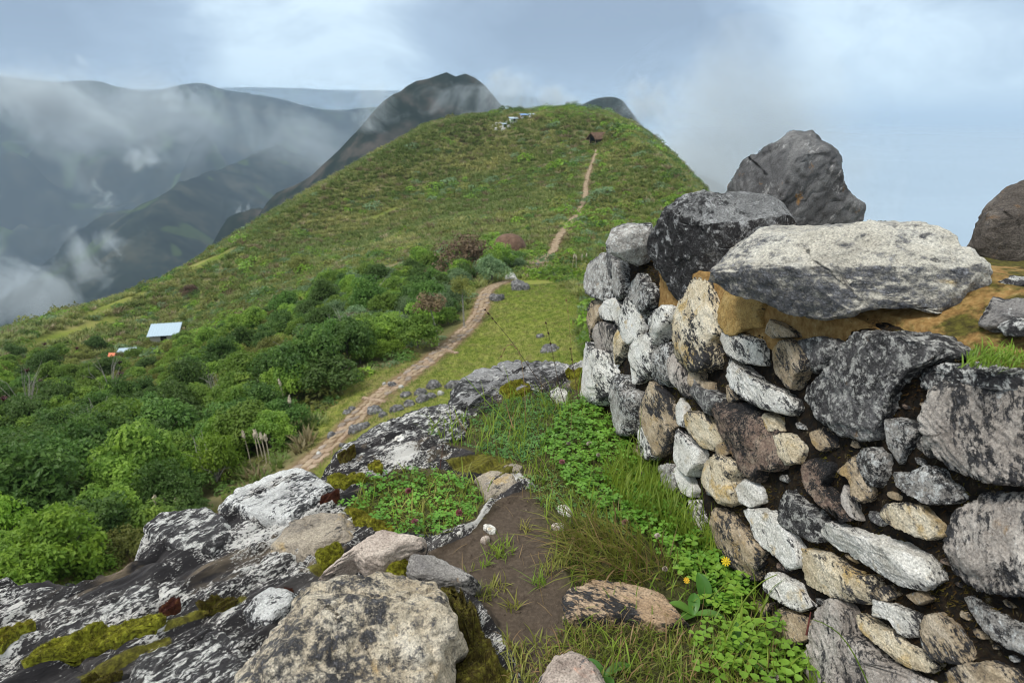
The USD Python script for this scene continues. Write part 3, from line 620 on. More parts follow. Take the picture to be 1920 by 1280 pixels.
def stone(outline, origin, e1, e2, en, front, back, seed, boxy=0.45, facets=5, rough=0.05, res=(64, 28), clips=(), layer=0.0, groove=0.016, lump=1.0, profile=PROFILE, face=0.9, grain_dir=None, jag=0.0):
    """A closed stone whose outline (n, 3 points near the plane through origin) it keeps; front and back are its thickness on either side of that plane."""
    rng = np.random.default_rng(seed)
    q = np.asarray(outline) - origin
    xy = np.stack([q @ e1, q @ e2], 1)
    c = np.array(Polygon(xy).buffer(0).centroid.coords[0])
    xy = xy - c
    ring = np.array(Polygon(xy).buffer(0).exterior.coords) if Polygon(xy).buffer(0).geom_type == 'Polygon' else np.vstack([xy, xy[:1]])
    seg = np.linalg.norm(np.diff(ring, axis=0), axis=1)
    s = np.concatenate([[0], np.cumsum(seg)])
    u = np.linspace(0, s[-1], 720, endpoint=False)
    b = np.stack([np.interp(u, s, ring[:, k]) for k in (0, 1)], 1)
    ang, rad = np.arctan2(b[:, 1], b[:, 0]), np.hypot(b[:, 0], b[:, 1])
    o = np.argsort(ang)
    N = max(13, int(res[0] / 2.5)) | 1
    R_at = lambda th: np.interp(th, np.concatenate([ang[o] - 2 * np.pi, ang[o], ang[o] + 2 * np.pi]), np.tile(rad[o], 3))
    size = math.sqrt(abs(Polygon(xy).area)) + 1e-6
    # the profile from the middle of the face to the rim, evenly spaced along its length
    ph = np.linspace(np.pi / 2, 0, 400)
    pr, phh = np.cos(ph) ** boxy, np.sin(ph) ** profile * front
    pr[0] = 0
    arc = np.concatenate([[0], np.cumsum(np.hypot(np.diff(pr) * size * 0.56, np.diff(phh)))])
    arc /= arc[-1]
    g = np.linspace(-1, 1, N)
    ga, gb = np.meshgrid(g, g, indexing='ij')
    t = np.maximum(np.abs(ga), np.abs(gb))
    th = np.arctan2(gb, ga)
    # square to disc: even angles along each side
    side = np.where(np.abs(ga) >= np.abs(gb), gb / np.where(ga == 0, 1, ga), ga / np.where(gb == 0, 1, gb))
    th = np.where(np.abs(ga) >= np.abs(gb), np.where(ga >= 0, 0, np.pi) + side * np.pi / 4, np.where(gb >= 0, np.pi / 2, -np.pi / 2) - side * np.pi / 4)
    th = (th + np.pi) % (2 * np.pi) - np.pi
    rho, hh = np.interp(t, arc, pr), np.interp(t, arc, phh)
    R = R_at(th)
    if jag:                                                    # chipped edges
        ring3 = np.stack([np.cos(th) * 3.1, np.sin(th) * 3.1, np.full_like(th, seed % 50)], -1)
        R = R * (1 + jag * fbm(ring3, 1.0, 4, seed) * np.minimum(t, 1))
    v = np.stack([rho * R * np.cos(th), rho * R * np.sin(th), hh], -1).reshape(-1, 3)
    f = grid_faces(N, N)
    loop = [k * N for k in range(N)] + [(N - 1) * N + k for k in range(1, N)] + [k * N + N - 1 for k in range(N - 2, -1, -1)] + [k for k in range(N - 2, 0, -1)]
    prev, nl = np.array(loop), len(loop)
    rimv = [smoothstep(0.84, 1.0, rho).ravel()]
    ff = [f]
    for q in (0.35, 0.7, 1.0, 1.2, 1.4):                       # the back, in a few rings
        b = v[loop] * [math.cos(q) ** boxy, math.cos(q) ** boxy, 0] + [0, 0, -back * math.sin(q) ** 0.85]
        cur = len(v) + np.arange(nl)
        v = np.vstack([v, b])
        nx = np.roll(np.arange(nl), -1)
        ff += [np.stack([prev, cur, cur[nx]], 1), np.stack([prev, cur[nx], prev[nx]], 1)]
        rimv.append(np.ones(nl))
        prev = cur
    v = np.vstack([v, [[0, 0, -back]]])
    ff.append(np.stack([prev, np.full(nl, len(v) - 1), np.roll(prev, -1)], 1))
    rimv.append([1.0])
    rim = np.concatenate(rimv)
    f = np.vstack(ff)
    m0 = trimesh.Trimesh(v, f, process=False)
    if m0.volume < 0:
        f = f[:, ::-1]
    for n, d in clips:                                         # chosen flat faces: normal in (e1, e2, en), place as a share of the reach that way
        n = np.asarray(n, float) / np.linalg.norm(n)
        t = v @ n
        v = v - np.maximum(t - d * t.max(), 0)[:, None] * n * 0.93
    for _ in range(facets):
        n = rng.normal(size=3) * [face, face, 0.3] + [0, 0, 1.0]
        n /= np.linalg.norm(n)
        if n[2] < 0.3:
            continue
        t = v @ n
        v = v - np.maximum(t - rng.uniform(0.72, 0.93) * t.max(), 0)[:, None] * n * 0.9
    off = np.array([seed * 1.37 % 11, seed * 0.71 % 13, seed * 2.13 % 7])
    p = v / size + off
    m = trimesh.Trimesh(v, f, process=False)
    nn = np.array(m.vertex_normals)
    d = lump * rough * size * (fbm(p, 1.7, 3, seed) * 0.9 + fbm(p, 5.0, 4, seed + 1) * 0.55) + 0.0016 * fbm(v + off, 60.0, 3, seed + 2)
    d += size * (0.018 * fbm(p, 13.0, 3, seed + 11) - groove * np.exp(-(fbm(p, 2.3, 3, seed + 12) / 0.05) ** 2) - 0.6 * groove * np.exp(-(fbm(p, 5.5, 2, seed + 13) / 0.06) ** 2))
    if layer:
        dirn = rng.normal(size=3) * [0.3, 1, 0.5] if grain_dir is None else np.asarray(grain_dir) + rng.normal(0, 0.12, 3)
        dirn /= np.linalg.norm(dirn)
        t = (v @ dirn) / size * (9 if grain_dir is None else 13) + fbm(p, 2.0, 3, seed + 5) * 1.6
        d += layer * size * (smoothstep(0.0, 0.35, t % 1.0) - (t % 1.0)) * 0.5
    v = v + nn * d[:, None]
    v[:, 2] = np.maximum(v[:, 2], -back * 1.1)
    v = v + np.array([c[0], c[1], 0])
    return (origin + v[:, :1] * e1 + v[:, 1:2] * e2 + v[:, 2:] * en, f), rim

def facing(px, depth):
    """Frame of an upright plane that faces the camera at the outline's middle."""
    c = np.asarray(px, float).mean(0)
    o = at_depth([c], [depth])[0]
    en = EYE - o
    en[2] *= 0.35
    en /= np.linalg.norm(en)
    e1 = np.cross([0, 0, 1.0], en)
    e1 /= np.linalg.norm(e1)
    return o, e1, np.cross(en, e1), en

def boulder(name, px, depth, front, back, look, label, seed, category='boulder', group=None, **kw):
    o, e1, e2, en = facing(px, depth)
    kw.setdefault('res', (220, 110))
    m, rim = stone(on_plane(px, o, en), o, e1, e2, en, front, back, seed, **kw)
    return mesh(name, m, look, attrs={'rim': rim}, label=label, category=category, group=group)

def slab(name, px, z, up, down, look, label, seed, category='rock slab', group=None, normal=(0, 0, 1.0), **kw):
    en = np.asarray(normal, float) / np.linalg.norm(normal)
    c = on_level([np.mean(px, 0)], z)[0]
    e1 = np.cross([0, 1.0, 0], en); e1 /= np.linalg.norm(e1)
    e2 = np.cross(en, e1)
    kw.setdefault('res', (200, 70)); kw.setdefault('boxy', 0.25)
    m, rim = stone(on_plane(px, c, en), c, e1, e2, en, up, down, seed, **kw)
    return mesh(name, m, look, attrs={'rim': rim}, label=label, category=category, group=group)

slab('cream_boulder', [(430, 1330), (462, 1215), (500, 1155), (548, 1102), (592, 1108), (640, 1078), (700, 1073), (760, 1082), (800, 1102), (845, 1112), (878, 1152), (888, 1195), (882, 1215), (848, 1232), (828, 1300), (826, 1420), (440, 1420)], 0.075, 0.075, 0.16, 'boulder_cream', 'big cream boulder with black cracks at the bottom edge', 101, 'boulder', facets=9, rough=0.085, boxy=0.3, jag=0.06, groove=0.026, layer=0.045, profile=0.5, res=(360, 150), normal=(0.12, -0.42, 1))
slab('pink_slab', [(600, 1090), (632, 1062), (690, 1026), (730, 1006), (768, 1010), (802, 1026), (796, 1042), (762, 1052), (722, 1076), (690, 1078), (660, 1066), (630, 1088)], 0.02, 0.05, 0.06, 'slab_pink', 'arched cream slab with a pink stain behind the big boulder', 102, layer=0.05, rough=0.05, normal=(-0.1, -0.35, 1))
slab('grey_slab', [(762, 1078), (768, 1052), (812, 1056), (852, 1076), (906, 1102), (884, 1120), (850, 1108), (800, 1100)], 0.02, 0.035, 0.05, 'slab_grey', 'small grey slab wedged at the edge of the bare soil', 103, layer=0.03, rough=0.04, normal=(0.1, -0.4, 1))
slab('white_slab', [(408, 958), (440, 930), (500, 905), (560, 888), (612, 892), (642, 914), (600, 945), (548, 986), (480, 978), (430, 964)], 0.0, 0.026, 0.07, 'slab_white', 'flat white slab on the ledge rim nearest to the path', 104, rough=0.03, facets=2, boxy=0.14, layer=0.02)
slab('white_slab', [(274, 1002), (300, 976), (340, 960), (378, 962), (424, 985), (444, 1010), (400, 1046), (330, 1042), (288, 1024)], -0.005, 0.03, 0.08, 'slab_lichen', 'white crusted slab jutting out over the trees', 105, rough=0.05, facets=3, boxy=0.2, layer=0.02)
slab('tan_slab', [(508, 1034), (545, 990), (592, 975), (662, 972), (677, 990), (656, 1032), (600, 1047), (530, 1054)], -0.006, 0.022, 0.05, 'slab_tan', 'flat tan slab between the white slab and the arched cream slab', 106, rough=0.03, facets=3, boxy=0.16, layer=0.03)
slab('quartz_chunk', [(456, 1158), (485, 1130), (512, 1118), (545, 1122), (566, 1112), (548, 1150), (505, 1184), (472, 1178)], 0.0, 0.028, 0.05, 'slab_white', 'bright white quartz chunk beside the big cream boulder', 107, 'rock', rough=0.06, facets=5)
slab('lichen_slab', [(14, 1222), (60, 1180), (130, 1135), (205, 1112), (312, 1106), (336, 1128), (284, 1160), (190, 1192), (60, 1240)], -0.012, 0.026, 0.06, 'slab_lichen', 'long black slab with white lichen above the yellow moss strip', 108, rough=0.04, facets=4, boxy=0.3, layer=0.03, res=(260, 70))
slab('lichen_slab', [(236, 1330), (262, 1225), (330, 1192), (400, 1198), (462, 1190), (486, 1240), (450, 1330)], -0.012, 0.024, 0.06, 'slab_lichen', 'speckled slab at the bottom edge left of the big boulder', 109, rough=0.05, facets=4, boxy=0.3, layer=0.03)
slab('lichen_slab', [(-60, 1180), (-20, 1120), (60, 1108), (108, 1112), (100, 1140), (40, 1180), (-20, 1215)], -0.012, 0.024, 0.06, 'slab_lichen', 'dark speckled slab in the lower left corner of the ledge', 116, rough=0.05, facets=4, boxy=0.3, layer=0.03)
slab('layered_slab', [(836, 758), (848, 730), (890, 705), (950, 688), (1010, 689), (1072, 690), (1090, 714), (1032, 736), (962, 742), (920, 748), (880, 768)], -0.012, 0.026, 0.06, 'slab_layered', 'layered white and grey slab at the far end of the ledge', 110, rough=0.05, facets=3, boxy=0.2, layer=0.06)
slab('long_slab', [(598, 888), (650, 842), (700, 806), (770, 775), (850, 764), (884, 790), (872, 828), (800, 842), (742, 852), (690, 880)], -0.016, 0.024, 0.05, 'slab_lichen', 'long dark slab with white streaks above the stone path', 111, rough=0.035, facets=3, boxy=0.22, layer=0.03, res=(260, 70))
slab('flat_stone', [(884, 895), (915, 885), (962, 896), (974, 915), (936, 935), (912, 944), (898, 920)], -0.005, 0.015, 0.03, 'slab_tan', 'flat grey stone at the top of the bare soil', 112, 'rock', rough=0.03, facets=2, boxy=0.18)
slab('flat_stone', [(943, 878), (962, 872), (980, 878), (976, 886), (950, 887)], -0.005, 0.010, 0.02, 'slab_tan', 'tiny pale stone in the moss above the bare soil', 117, 'rock', rough=0.03, facets=2, res=(80, 30))
slab('step_stone', [(1054, 1112), (1110, 1095), (1192, 1098), (1252, 1128), (1300, 1168), (1244, 1184), (1180, 1168), (1100, 1168), (1056, 1172)], 0.0, 0.02, 0.05, 'step_pink', 'long pinkish stone lying in the grass before the wall', 113, 'rock', rough=0.035, facets=3, boxy=0.25, layer=0.02)
slab('pale_stone', [(1006, 1300), (1038, 1258), (1070, 1246), (1112, 1262), (1146, 1305), (1130, 1345), (1020, 1345)], 0.02, 0.04, 0.05, 'slab_pink', 'rounded pale stone cut by the bottom edge beside the grass', 114, 'rock', rough=0.05, facets=4)
boulder('foot_stone', [(1030, 735), (1046, 726), (1064, 735), (1066, 764), (1050, 770), (1036, 756)], 2.18, 0.03, 0.03, 'quartz_white', 'small white stone in the clover at the far end of the wall', 115, 'rock', res=(80, 40))
for k, (px, py, r, lab) in enumerate([(918, 992, 13, 'whitish pebble on the bare soil'), (1048, 988, 12, 'cream pebble at the edge of the clover'), (862, 1002, 5, 'tiny grey pebble below the flowering tuft'), (910, 1012, 9, 'flat pinkish pebble nearest the first bare tuft'),
                                      (750, 824, 14, 'small white stone on the long dark slab'), (110, 1196, 10, 'round white lichen spotted pebble on the lower left slab'), (1060, 958, 16, 'pale flake half hidden in the grass by the soil')]):
    a = np.linspace(0, 2 * np.pi, 9)[:-1]
    w = 1 + 0.3 * np.sin(a * 2 + k)
    slab('pebble', list(zip(px + r * w * np.cos(a), py + 0.62 * r * w * np.sin(a))), float(ledge_height(*on_level([(px, py)])[0, :2])) + 0.003, 0.008, 0.01, 'slab_pink' if k % 2 else 'quartz_white', lab, 130 + k, 'pebble', res=(40, 18), boxy=0.5, facets=3)

# ------------------------------------------------------------------ the dry stone wall
WALL_A = np.array([0.245, 2.08, 0.0])
WALL_U = np.array([0.273, -1.211, 0.0]); WALL_U /= np.linalg.norm(WALL_U)
WALL_UP = np.array([0.055, 0.012, 1.0]); WALL_UP /= np.linalg.norm(WALL_UP)
WALL_N = np.cross(WALL_UP, WALL_U); WALL_N /= np.linalg.norm(WALL_N)
if WALL_N[0] > 0:
    WALL_N = -WALL_N
WALL_W = np.cross(WALL_N, WALL_U)
WALL_W = WALL_W if WALL_W[2] > 0 else -WALL_W

def wall_top(s):
    return np.interp(s, [0.0, 0.35, 0.8, 1.15, 1.5, 2.2], [0.50, 0.51, 0.55, 0.585, 0.565, 0.56])

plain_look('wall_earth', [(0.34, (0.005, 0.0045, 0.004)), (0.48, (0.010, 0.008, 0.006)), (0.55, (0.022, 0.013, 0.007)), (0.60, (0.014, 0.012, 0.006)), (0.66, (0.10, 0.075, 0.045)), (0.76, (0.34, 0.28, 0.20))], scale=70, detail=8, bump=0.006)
plain_look('wall_moss', [(0.3, (0.014, 0.009, 0.003)), (0.46, (0.045, 0.023, 0.006)), (0.56, (0.07, 0.052, 0.008)), (0.70, (0.13, 0.12, 0.014))], scale=11, detail=5)
plain_look('ochre_soil', [(0.28, (0.15, 0.085, 0.03)), (0.45, (0.27, 0.155, 0.055)), (0.6, (0.36, 0.23, 0.09)), (0.76, (0.50, 0.38, 0.22))], scale=85, detail=7, bump=0.006)

STONES = {   # corner of the tile (in the photograph) and outlines at four times its size, with the look
 (1080, 400): [
  ('stone_grey', '140,480 170,380 230,325 280,400 290,500 300,600 260,640 200,620 150,580'), ('stone_grey', '320,400 350,380 385,470 395,560 380,620 330,630 315,560'), ('stone_dark', '262,300 300,335 306,430 285,470 262,400'),
  ('stone_grey', '440,560 460,510 520,470 550,530 600,560 615,620 590,680 550,740 520,720 500,680 440,650'), ('quartz_white', '220,740 260,680 310,660 350,690 380,740 385,820 370,870 330,800 260,790'), ('quartz_white', '390,700 430,650 490,680 515,760 515,850 490,920 450,970 410,940 380,860'),
  ('stone_tan', '140,680 180,640 215,690 215,770 190,860 160,930 130,940 125,850'), ('stone_pinkish', '205,870 240,830 300,850 300,930 290,1020 255,1035 215,990 200,930'), ('quartz_cream', '310,950 350,880 385,880 380,980 360,1060 330,1110 310,1070'),
  ('quartz_white', '460,1010 480,940 560,920 585,960 580,1080 600,1170 560,1220 520,1230 500,1170 470,1150 450,1080'), ('quartz_white', '430,1150 465,1160 500,1240 470,1262 430,1220'), ('quartz_white', '540,900 565,810 640,760 720,710 762,712 750,800 720,880 650,970 605,950 580,905'),
  ('quartz_cream', '780,830 850,620 860,550 910,480 990,465 1030,500 1040,600 1080,680 1130,780 1120,860 1070,940 1070,1060 1060,1150 990,1175 920,1160 840,1110 790,1010 770,920'), ('stone_grey', '610,1100 680,1020 740,990 755,1080 750,1200 720,1280 640,1260 600,1180'),
  ('stone_pinkish', '760,1060 790,1080 830,1160 850,1240 850,1370 800,1290 765,1200'), ('quartz_white', '70,1010 100,980 160,1020 190,1040 260,1050 300,1060 320,1160 310,1260 290,1360 210,1420 100,1400 50,1290 60,1130'),
  ('quartz_white', '1120,960 1150,900 1250,910 1400,960 1430,1080 1420,1130 1300,1110 1180,1060 1110,1030'), ('quartz_white', '1150,1150 1170,1110 1230,1140 1330,1200 1450,1280 1560,1320 1640,1380 1655,1450 1610,1490 1500,1460 1400,1420 1330,1380 1250,1330 1160,1250'),
  ('stone_tan', '1455,1120 1490,1010 1560,975 1640,955 1760,1000 1790,1090 1770,1170 1700,1250 1680,1300 1630,1290 1560,1220 1480,1180'), ('stone_dark', '1690,970 1800,955 1900,935 1990,965 2030,1020 2000,1060 1900,1160 1810,1180 1790,1060 1700,980'),
  ('ochre_plaster', '1120,600 1200,545 1330,570 1440,630 1400,740 1420,850 1310,850 1240,905 1190,890 1140,800 1120,700'), ('stone_tan', '1440,810 1500,805 1600,845 1670,890 1690,925 1620,930 1520,930 1450,880'), ('stone_tan', '870,1190 940,1200 960,1270 920,1300 880,1260'), ('stone_tan', '960,1260 1020,1280 1030,1340 980,1330')],
 (1440, 400): [('stone_dark', '620,1020 700,965 800,905 950,895 1100,910 1250,975 1340,1010 1420,1090 1300,1110 1150,1180 1060,1270 1000,1330 940,1500 860,1650 780,1670 620,1640 520,1570 450,1480 370,1380 340,1310 400,1270 520,1180 580,1080'),
  ('slab_lichen', '1140,1190 1400,1140 1700,1180 2000,1220 2000,1310 1600,1300 1350,1290 1200,1330')],
 (1440, 680): [
  ('stone_pinkish', '1270,220 1330,160 1420,145 1600,190 1800,180 2060,170 2060,900 1800,880 1650,840 1500,790 1350,700 1230,660 1200,620 1260,570 1330,540 1290,500 1270,350'), ('stone_grey', '945,430 1000,430 1100,460 1170,470 1120,560 1060,660 1010,750 980,740 955,620 945,500'),
  ('stone_grey', '1000,830 1080,830 1150,840 1230,780 1290,800 1340,880 1420,960 1460,1010 1390,1040 1270,1045 1150,990 1050,920'), ('stone_grey', '690,720 750,650 830,645 880,700 890,800 850,910 790,890 730,820'), ('stone_tan', '560,800 600,740 685,715 720,830 790,920 790,1000 740,1030 680,970 680,910 640,850 580,830'),
  ('stone_porous', '250,790 330,750 420,740 500,780 490,860 440,920 480,1000 560,1090 680,1160 620,1160 520,1080 420,1020 340,930 300,850'), ('stone_pinkish', '590,940 620,960 650,1060 690,1150 640,1120 600,1050'),
  ('quartz_cream', '905,1110 960,1075 1080,1065 1180,1090 1230,1150 1300,1220 1310,1290 1230,1310 1100,1260 1000,1210 910,1160'), ('stone_pinkish', '1440,1230 1480,1100 1570,1060 1600,980 1700,950 1800,960 2060,960 2060,1720 1860,1730 1600,1690 1520,1640 1430,1520'),
  ('stone_dark', '170,1030 200,960 240,1010 300,1060 400,1130 440,1200 430,1280 400,1330 260,1310 170,1250 165,1130'), ('stone_tan', '370,540 430,500 480,560 500,620 440,650 390,600')],
 (1080, 680): [
  ('stone_porous', '1140,290 1200,300 1290,320 1370,370 1440,430 1530,520 1570,620 1570,740 1520,790 1420,800 1390,870 1330,850 1260,760 1180,620 1140,500 1120,380'), ('quartz_cream', '1540,560 1600,540 1700,600 1720,640 1690,740 1600,750 1570,660'), ('quartz_cream', '1410,440 1460,390 1520,420 1540,500 1450,490'),
  ('stone_grey', '300,180 350,100 420,120 430,220 490,230 495,350 480,500 420,520 340,500 300,370 290,250'), ('stone_tan', '540,230 610,165 680,210 730,330 770,450 740,520 700,660 640,670 600,560 560,440 545,340'), ('quartz_white', '470,520 500,450 550,470 590,560 620,680 590,710 540,680 520,620 480,580'),
  ('stone_dark', '880,180 920,120 990,200 1080,230 1140,280 1130,350 1060,390 980,330 900,250'), ('quartz_white', '770,320 800,280 840,320 860,390 850,460 800,440 768,390'), ('quartz_cream', '870,430 910,380 980,400 1050,480 1090,560 1080,630 1020,650 970,600 900,510'),
  ('quartz_white', '760,600 800,515 840,560 900,620 960,660 950,740 900,830 850,800 800,740 770,680'), ('quartz_white', '780,810 810,780 860,860 890,930 880,990 820,950 790,890'), ('stone_grey', '650,780 690,790 750,770 780,840 790,920 800,1000 760,1020 700,970 700,890'),
  ('quartz_cream', '950,770 1050,740 1120,710 1200,740 1250,800 1215,880 1240,960 1240,1050 1180,1060 1120,990 1040,920 970,850'), ('quartz_white', '1255,940 1290,880 1340,900 1390,950 1400,1040 1340,1065 1270,1020'), ('stone_tan', '780,1050 830,1060 880,1130 960,1220 980,1330 920,1360 850,1240 800,1130'), ('quartz_white', '888,1055 922,1052 962,1150 972,1225 925,1160'),
  ('stone_tan', '490,640 530,690 560,760 600,790 560,800 520,740'), ('stone_tan', '1150,180 1210,200 1250,260 1180,290 1140,250'), ('stone_tan', '1060,640 1110,620 1150,670 1100,700')],
 (1080, 960): [
  ('stone_tan', '1025,-30 1080,-20 1160,10 1250,90 1340,180 1430,270 1410,400 1390,480 1330,480 1270,400 1180,320 1100,250 1050,160 1020,60'), ('quartz_white', '1310,0 1400,-10 1500,20 1560,90 1620,150 1690,280 1690,380 1620,410 1560,320 1480,260 1400,190 1370,110'), ('stone_tan', '1370,660 1420,700 1480,680 1450,770 1400,760')],
 (1440, 960): [
  ('quartz_cream', '260,290 330,280 480,340 640,430 700,470 790,490 780,660 700,670 560,620 430,570 340,520 300,420'), ('quartz_white', '45,560 65,470 100,470 200,530 250,590 330,690 240,720 160,660 80,590'), ('quartz_white', '450,190 470,100 540,80 680,130 840,190 1000,250 1180,320 1250,390 1285,510 1180,555 1050,520 950,460 830,400 700,330 570,260'),
  ('quartz_white', '790,690 830,665 940,690 1020,730 1110,760 1140,850 1130,900 1070,925 1020,890 980,810 900,790 820,760'), ('stone_pinkish', '380,1060 420,900 450,780 480,690 540,650 620,690 670,760 680,900 800,1000 900,1100 1100,1180 1240,1260 1250,1420 600,1420 400,1300'),
  ('quartz_cream', '700,800 740,780 850,850 960,900 1050,980 1180,1060 1280,1130 1240,1190 1120,1150 1000,1080 900,1000 800,900'), ('stone_tan', '1180,900 1210,790 1310,770 1420,850 1480,950 1560,1080 1500,1130 1400,1110 1300,1090 1200,980'), ('stone_grey', '1510,660 1560,640 1700,740 1850,830 2060,920 2060,1100 1850,1000 1700,900 1560,750'),
  ('stone_tan', '1420,1200 1520,1150 1700,1140 1850,1190 1940,1280 1920,1420 1480,1420'), ('stone_tan', '20,790 100,730 220,760 330,830 350,930 250,980 120,970 40,870'), ('stone_tan', '820,600 900,560 960,620 900,660'), ('stone_tan', '1080,620 1160,600 1220,650 1150,680')],
}

def build_wall():
    w = thing('stone_wall', 'rough dry stone wall of white and black stones along the right', 'wall')
    # the earth and small rubble between the stones: a sheet behind the stone faces, closed by the wall's back and top
    ss, zs = np.arange(-0.02, 2.1, 0.006), np.linspace(-0.12, 1.0, 105)
    s, t = np.meshgrid(ss, zs, indexing='ij')
    top = wall_top(s)
    z = np.where(t < 0, t, t * top)
    p = WALL_A + s[..., None] * WALL_U + z[..., None] * WALL_W
    q = p.reshape(-1, 3)
    d = (-0.007 + 0.010 * fbm(q, 9, 3, 5) + 0.008 * fbm(q, 34, 3, 6) + 0.004 * fbm(q, 120, 2, 7)).reshape(s.shape)
    d -= 0.05 * smoothstep(0.93, 1.0, t) + 0.05 * smoothstep(0.04, -0.02, s)
    p = p + d[..., None] * WALL_N
    nt = len(zs)
    v, f = p.reshape(-1, 3), grid_faces(len(ss), nt)
    back = []
    for k, i in enumerate(range(0, len(ss), 12)):              # coarse back, set 0.75 m behind the face
        back.append(p[i, 0] - 0.75 * WALL_N); back.append(p[i, -1] - 0.75 * WALL_N - [0, 0, 0.03])
    bi = list(range(0, len(ss), 12))
    nb = len(v)
    v = np.vstack([v, back])
    ff = []
    for k in range(len(bi) - 1):
        a, b, c, d2 = nb + 2 * k, nb + 2 * k + 1, nb + 2 * k + 2, nb + 2 * k + 3
        ff += [[a, b, d2], [a, d2, c]]
        ft, ft2 = bi[k] * nt + nt - 1, bi[k + 1] * nt + nt - 1
        ff += [[ft, ft2, d2], [ft, d2, b]]
    for row, k in ((0, 0), (bi[-1], len(bi) - 1)):
        for j in range(0, nt - 1):
            ff.append([row * nt + j, row * nt + j + 1, nb + 2 * k])
        ff.append([row * nt + nt - 1, nb + 2 * k + 1, nb + 2 * k])
    mesh('earth_core', (v, np.vstack([f[:, ::-1], ff])), 'wall_earth', w)
    seed = 500
    placed = []
    for (ox, oy), rows in STONES.items():
        for look, text in rows:
            seed += 1
            rng = np.random.default_rng(seed)
            px = np.array([[float(c) for c in q.split(',')] for q in text.split()]) / 4 + [ox, oy]
            px = px.mean(0) + (px - px.mean(0)) * (1 + 6.5 / math.sqrt(Polygon(px).buffer(0).area))
            o3 = on_plane(px, WALL_A, WALL_N)
            c = o3.mean(0)
            en = WALL_N + 0.13 * (rng.uniform(-1, 1) * WALL_U + rng.uniform(-0.4, 1.0) * WALL_W)
            en /= np.linalg.norm(en)
            e1 = np.cross(WALL_W, en); e1 /= np.linalg.norm(e1)
            e2 = np.cross(en, e1)
            area = Polygon(np.stack([(o3 - c) @ e1, (o3 - c) @ e2], 1)).buffer(0).area
            size = math.sqrt(area)
            big = px[:, 0].max() - px[:, 0].min()
            m, rim = stone(o3, c + 0.000 * en, e1, e2, en, 0.014 + 0.14 * size ** 0.9, 0.05, seed, boxy=rng.uniform(0.10, 0.17), profile=0.30, facets=6, face=0.42, rough=0.040, jag=0.10, grain_dir=(0.38, 0.82, 0.42), res=(int(np.clip(big * 0.75, 48, 230)), 52), layer=rng.uniform(0.03, 0.10), clips=[((rng.normal() * 0.12, rng.normal() * 0.12, 1), rng.uniform(0.45, 0.68))])
            mesh('stone', m, look, w, attrs={'rim': rim})
            placed.append(Polygon(px).buffer(0))
    # small chinking stones in the gaps that are left
    rng = np.random.default_rng(77)
    taken = shapely.union_all(placed)
    tries = 0
    small = []
    while len(small) < 20 and tries < 4000:
        tries += 1
        c = np.array([rng.uniform(1110, 1910), rng.uniform(480, 1270)])
        w0 = on_plane([c], WALL_A, WALL_N)[0]
        s0 = (w0 - WALL_A) @ WALL_U
        h0 = (w0 - WALL_A) @ WALL_W
        if not (0.02 < s0 < 1.7 and 0.02 < h0 < wall_top(s0) - 0.05):
            continue
        r = rng.uniform(6, 15)
        a = np.linspace(0, 2 * np.pi, 8)[:-1]
        tilt = rng.uniform(0, np.pi)
        e = r * (1 + rng.uniform(-0.3, 0.3, 7))
        px = c + np.stack([np.cos(a) * e * 1.7, np.sin(a) * e * 0.7], 1) @ np.array([[math.cos(0.6), math.sin(0.6)], [-math.sin(0.6), math.cos(0.6)]])
        pg = Polygon(px).buffer(4)
        if taken.intersects(pg):
            continue
        taken = taken.union(pg)
        small.append(px)
        o3 = on_plane(px, WALL_A, WALL_N)
        m, rim = stone(o3, o3.mean(0) - 0.008 * WALL_N, WALL_U, WALL_W, WALL_N, 0.013, 0.03, 900 + tries, boxy=0.45, facets=4, res=(26, 14))
        mesh('stone', m, ['stone_tan', 'stone_dark', 'stone_grey', 'stone_tan', 'stone_porous'][len(small) % 5], w, attrs={'rim': rim})
    return taken
wall_taken = build_wall()

def build_fill():
    """Earth behind the wall's face, level with its top: ochre soil under the capstone, moss and turf farther back."""
    ss, ds = np.linspace(-0.03, 2.1, 260), np.concatenate([np.linspace(-0.052, 0.5, 92), np.linspace(0.52, 1.9, 60)])
    s, d = np.meshgrid(ss, ds, indexing='ij')
    bank = smoothstep(0.32, 0.46, s) * smoothstep(1.20, 1.06, s)
    front = np.maximum(d, -0.036 * bank)
    base = WALL_A + s[..., None] * WALL_U + wall_top(s)[..., None] * WALL_W - (0.032 + front)[..., None] * WALL_N
    q = base.reshape(-1, 3)
    rise = 0.060 * smoothstep(-0.02, 0.14, d) * smoothstep(0.3, 0.6, s) - 0.11 * smoothstep(-0.012 - 0.018 * bank, -0.052, d) - 0.03 * (1 - bank) * smoothstep(0.01, 0.0, d) - 0.9 * smoothstep(1.3, 1.9, d) - 0.7 * smoothstep(0.15, -0.03, s) * smoothstep(0.5, 1.2, d)
    z = rise.ravel() + 0.018 * fbm(q, 7, 3, 31) + 0.008 * fbm(q, 30, 4, 32)
    q = q + z[:, None] * np.array([0, 0, 1.0])
    moss = (smoothstep(0.12, 0.4, d) * 0.75 + 0.55 * smoothstep(1.02, 1.25, s)).ravel()
    mesh('wall_top_soil', (q, grid_faces(len(ss), len(ds))[:, ::-1]), 'top_soil', attrs={'moss': moss}, kind='structure')

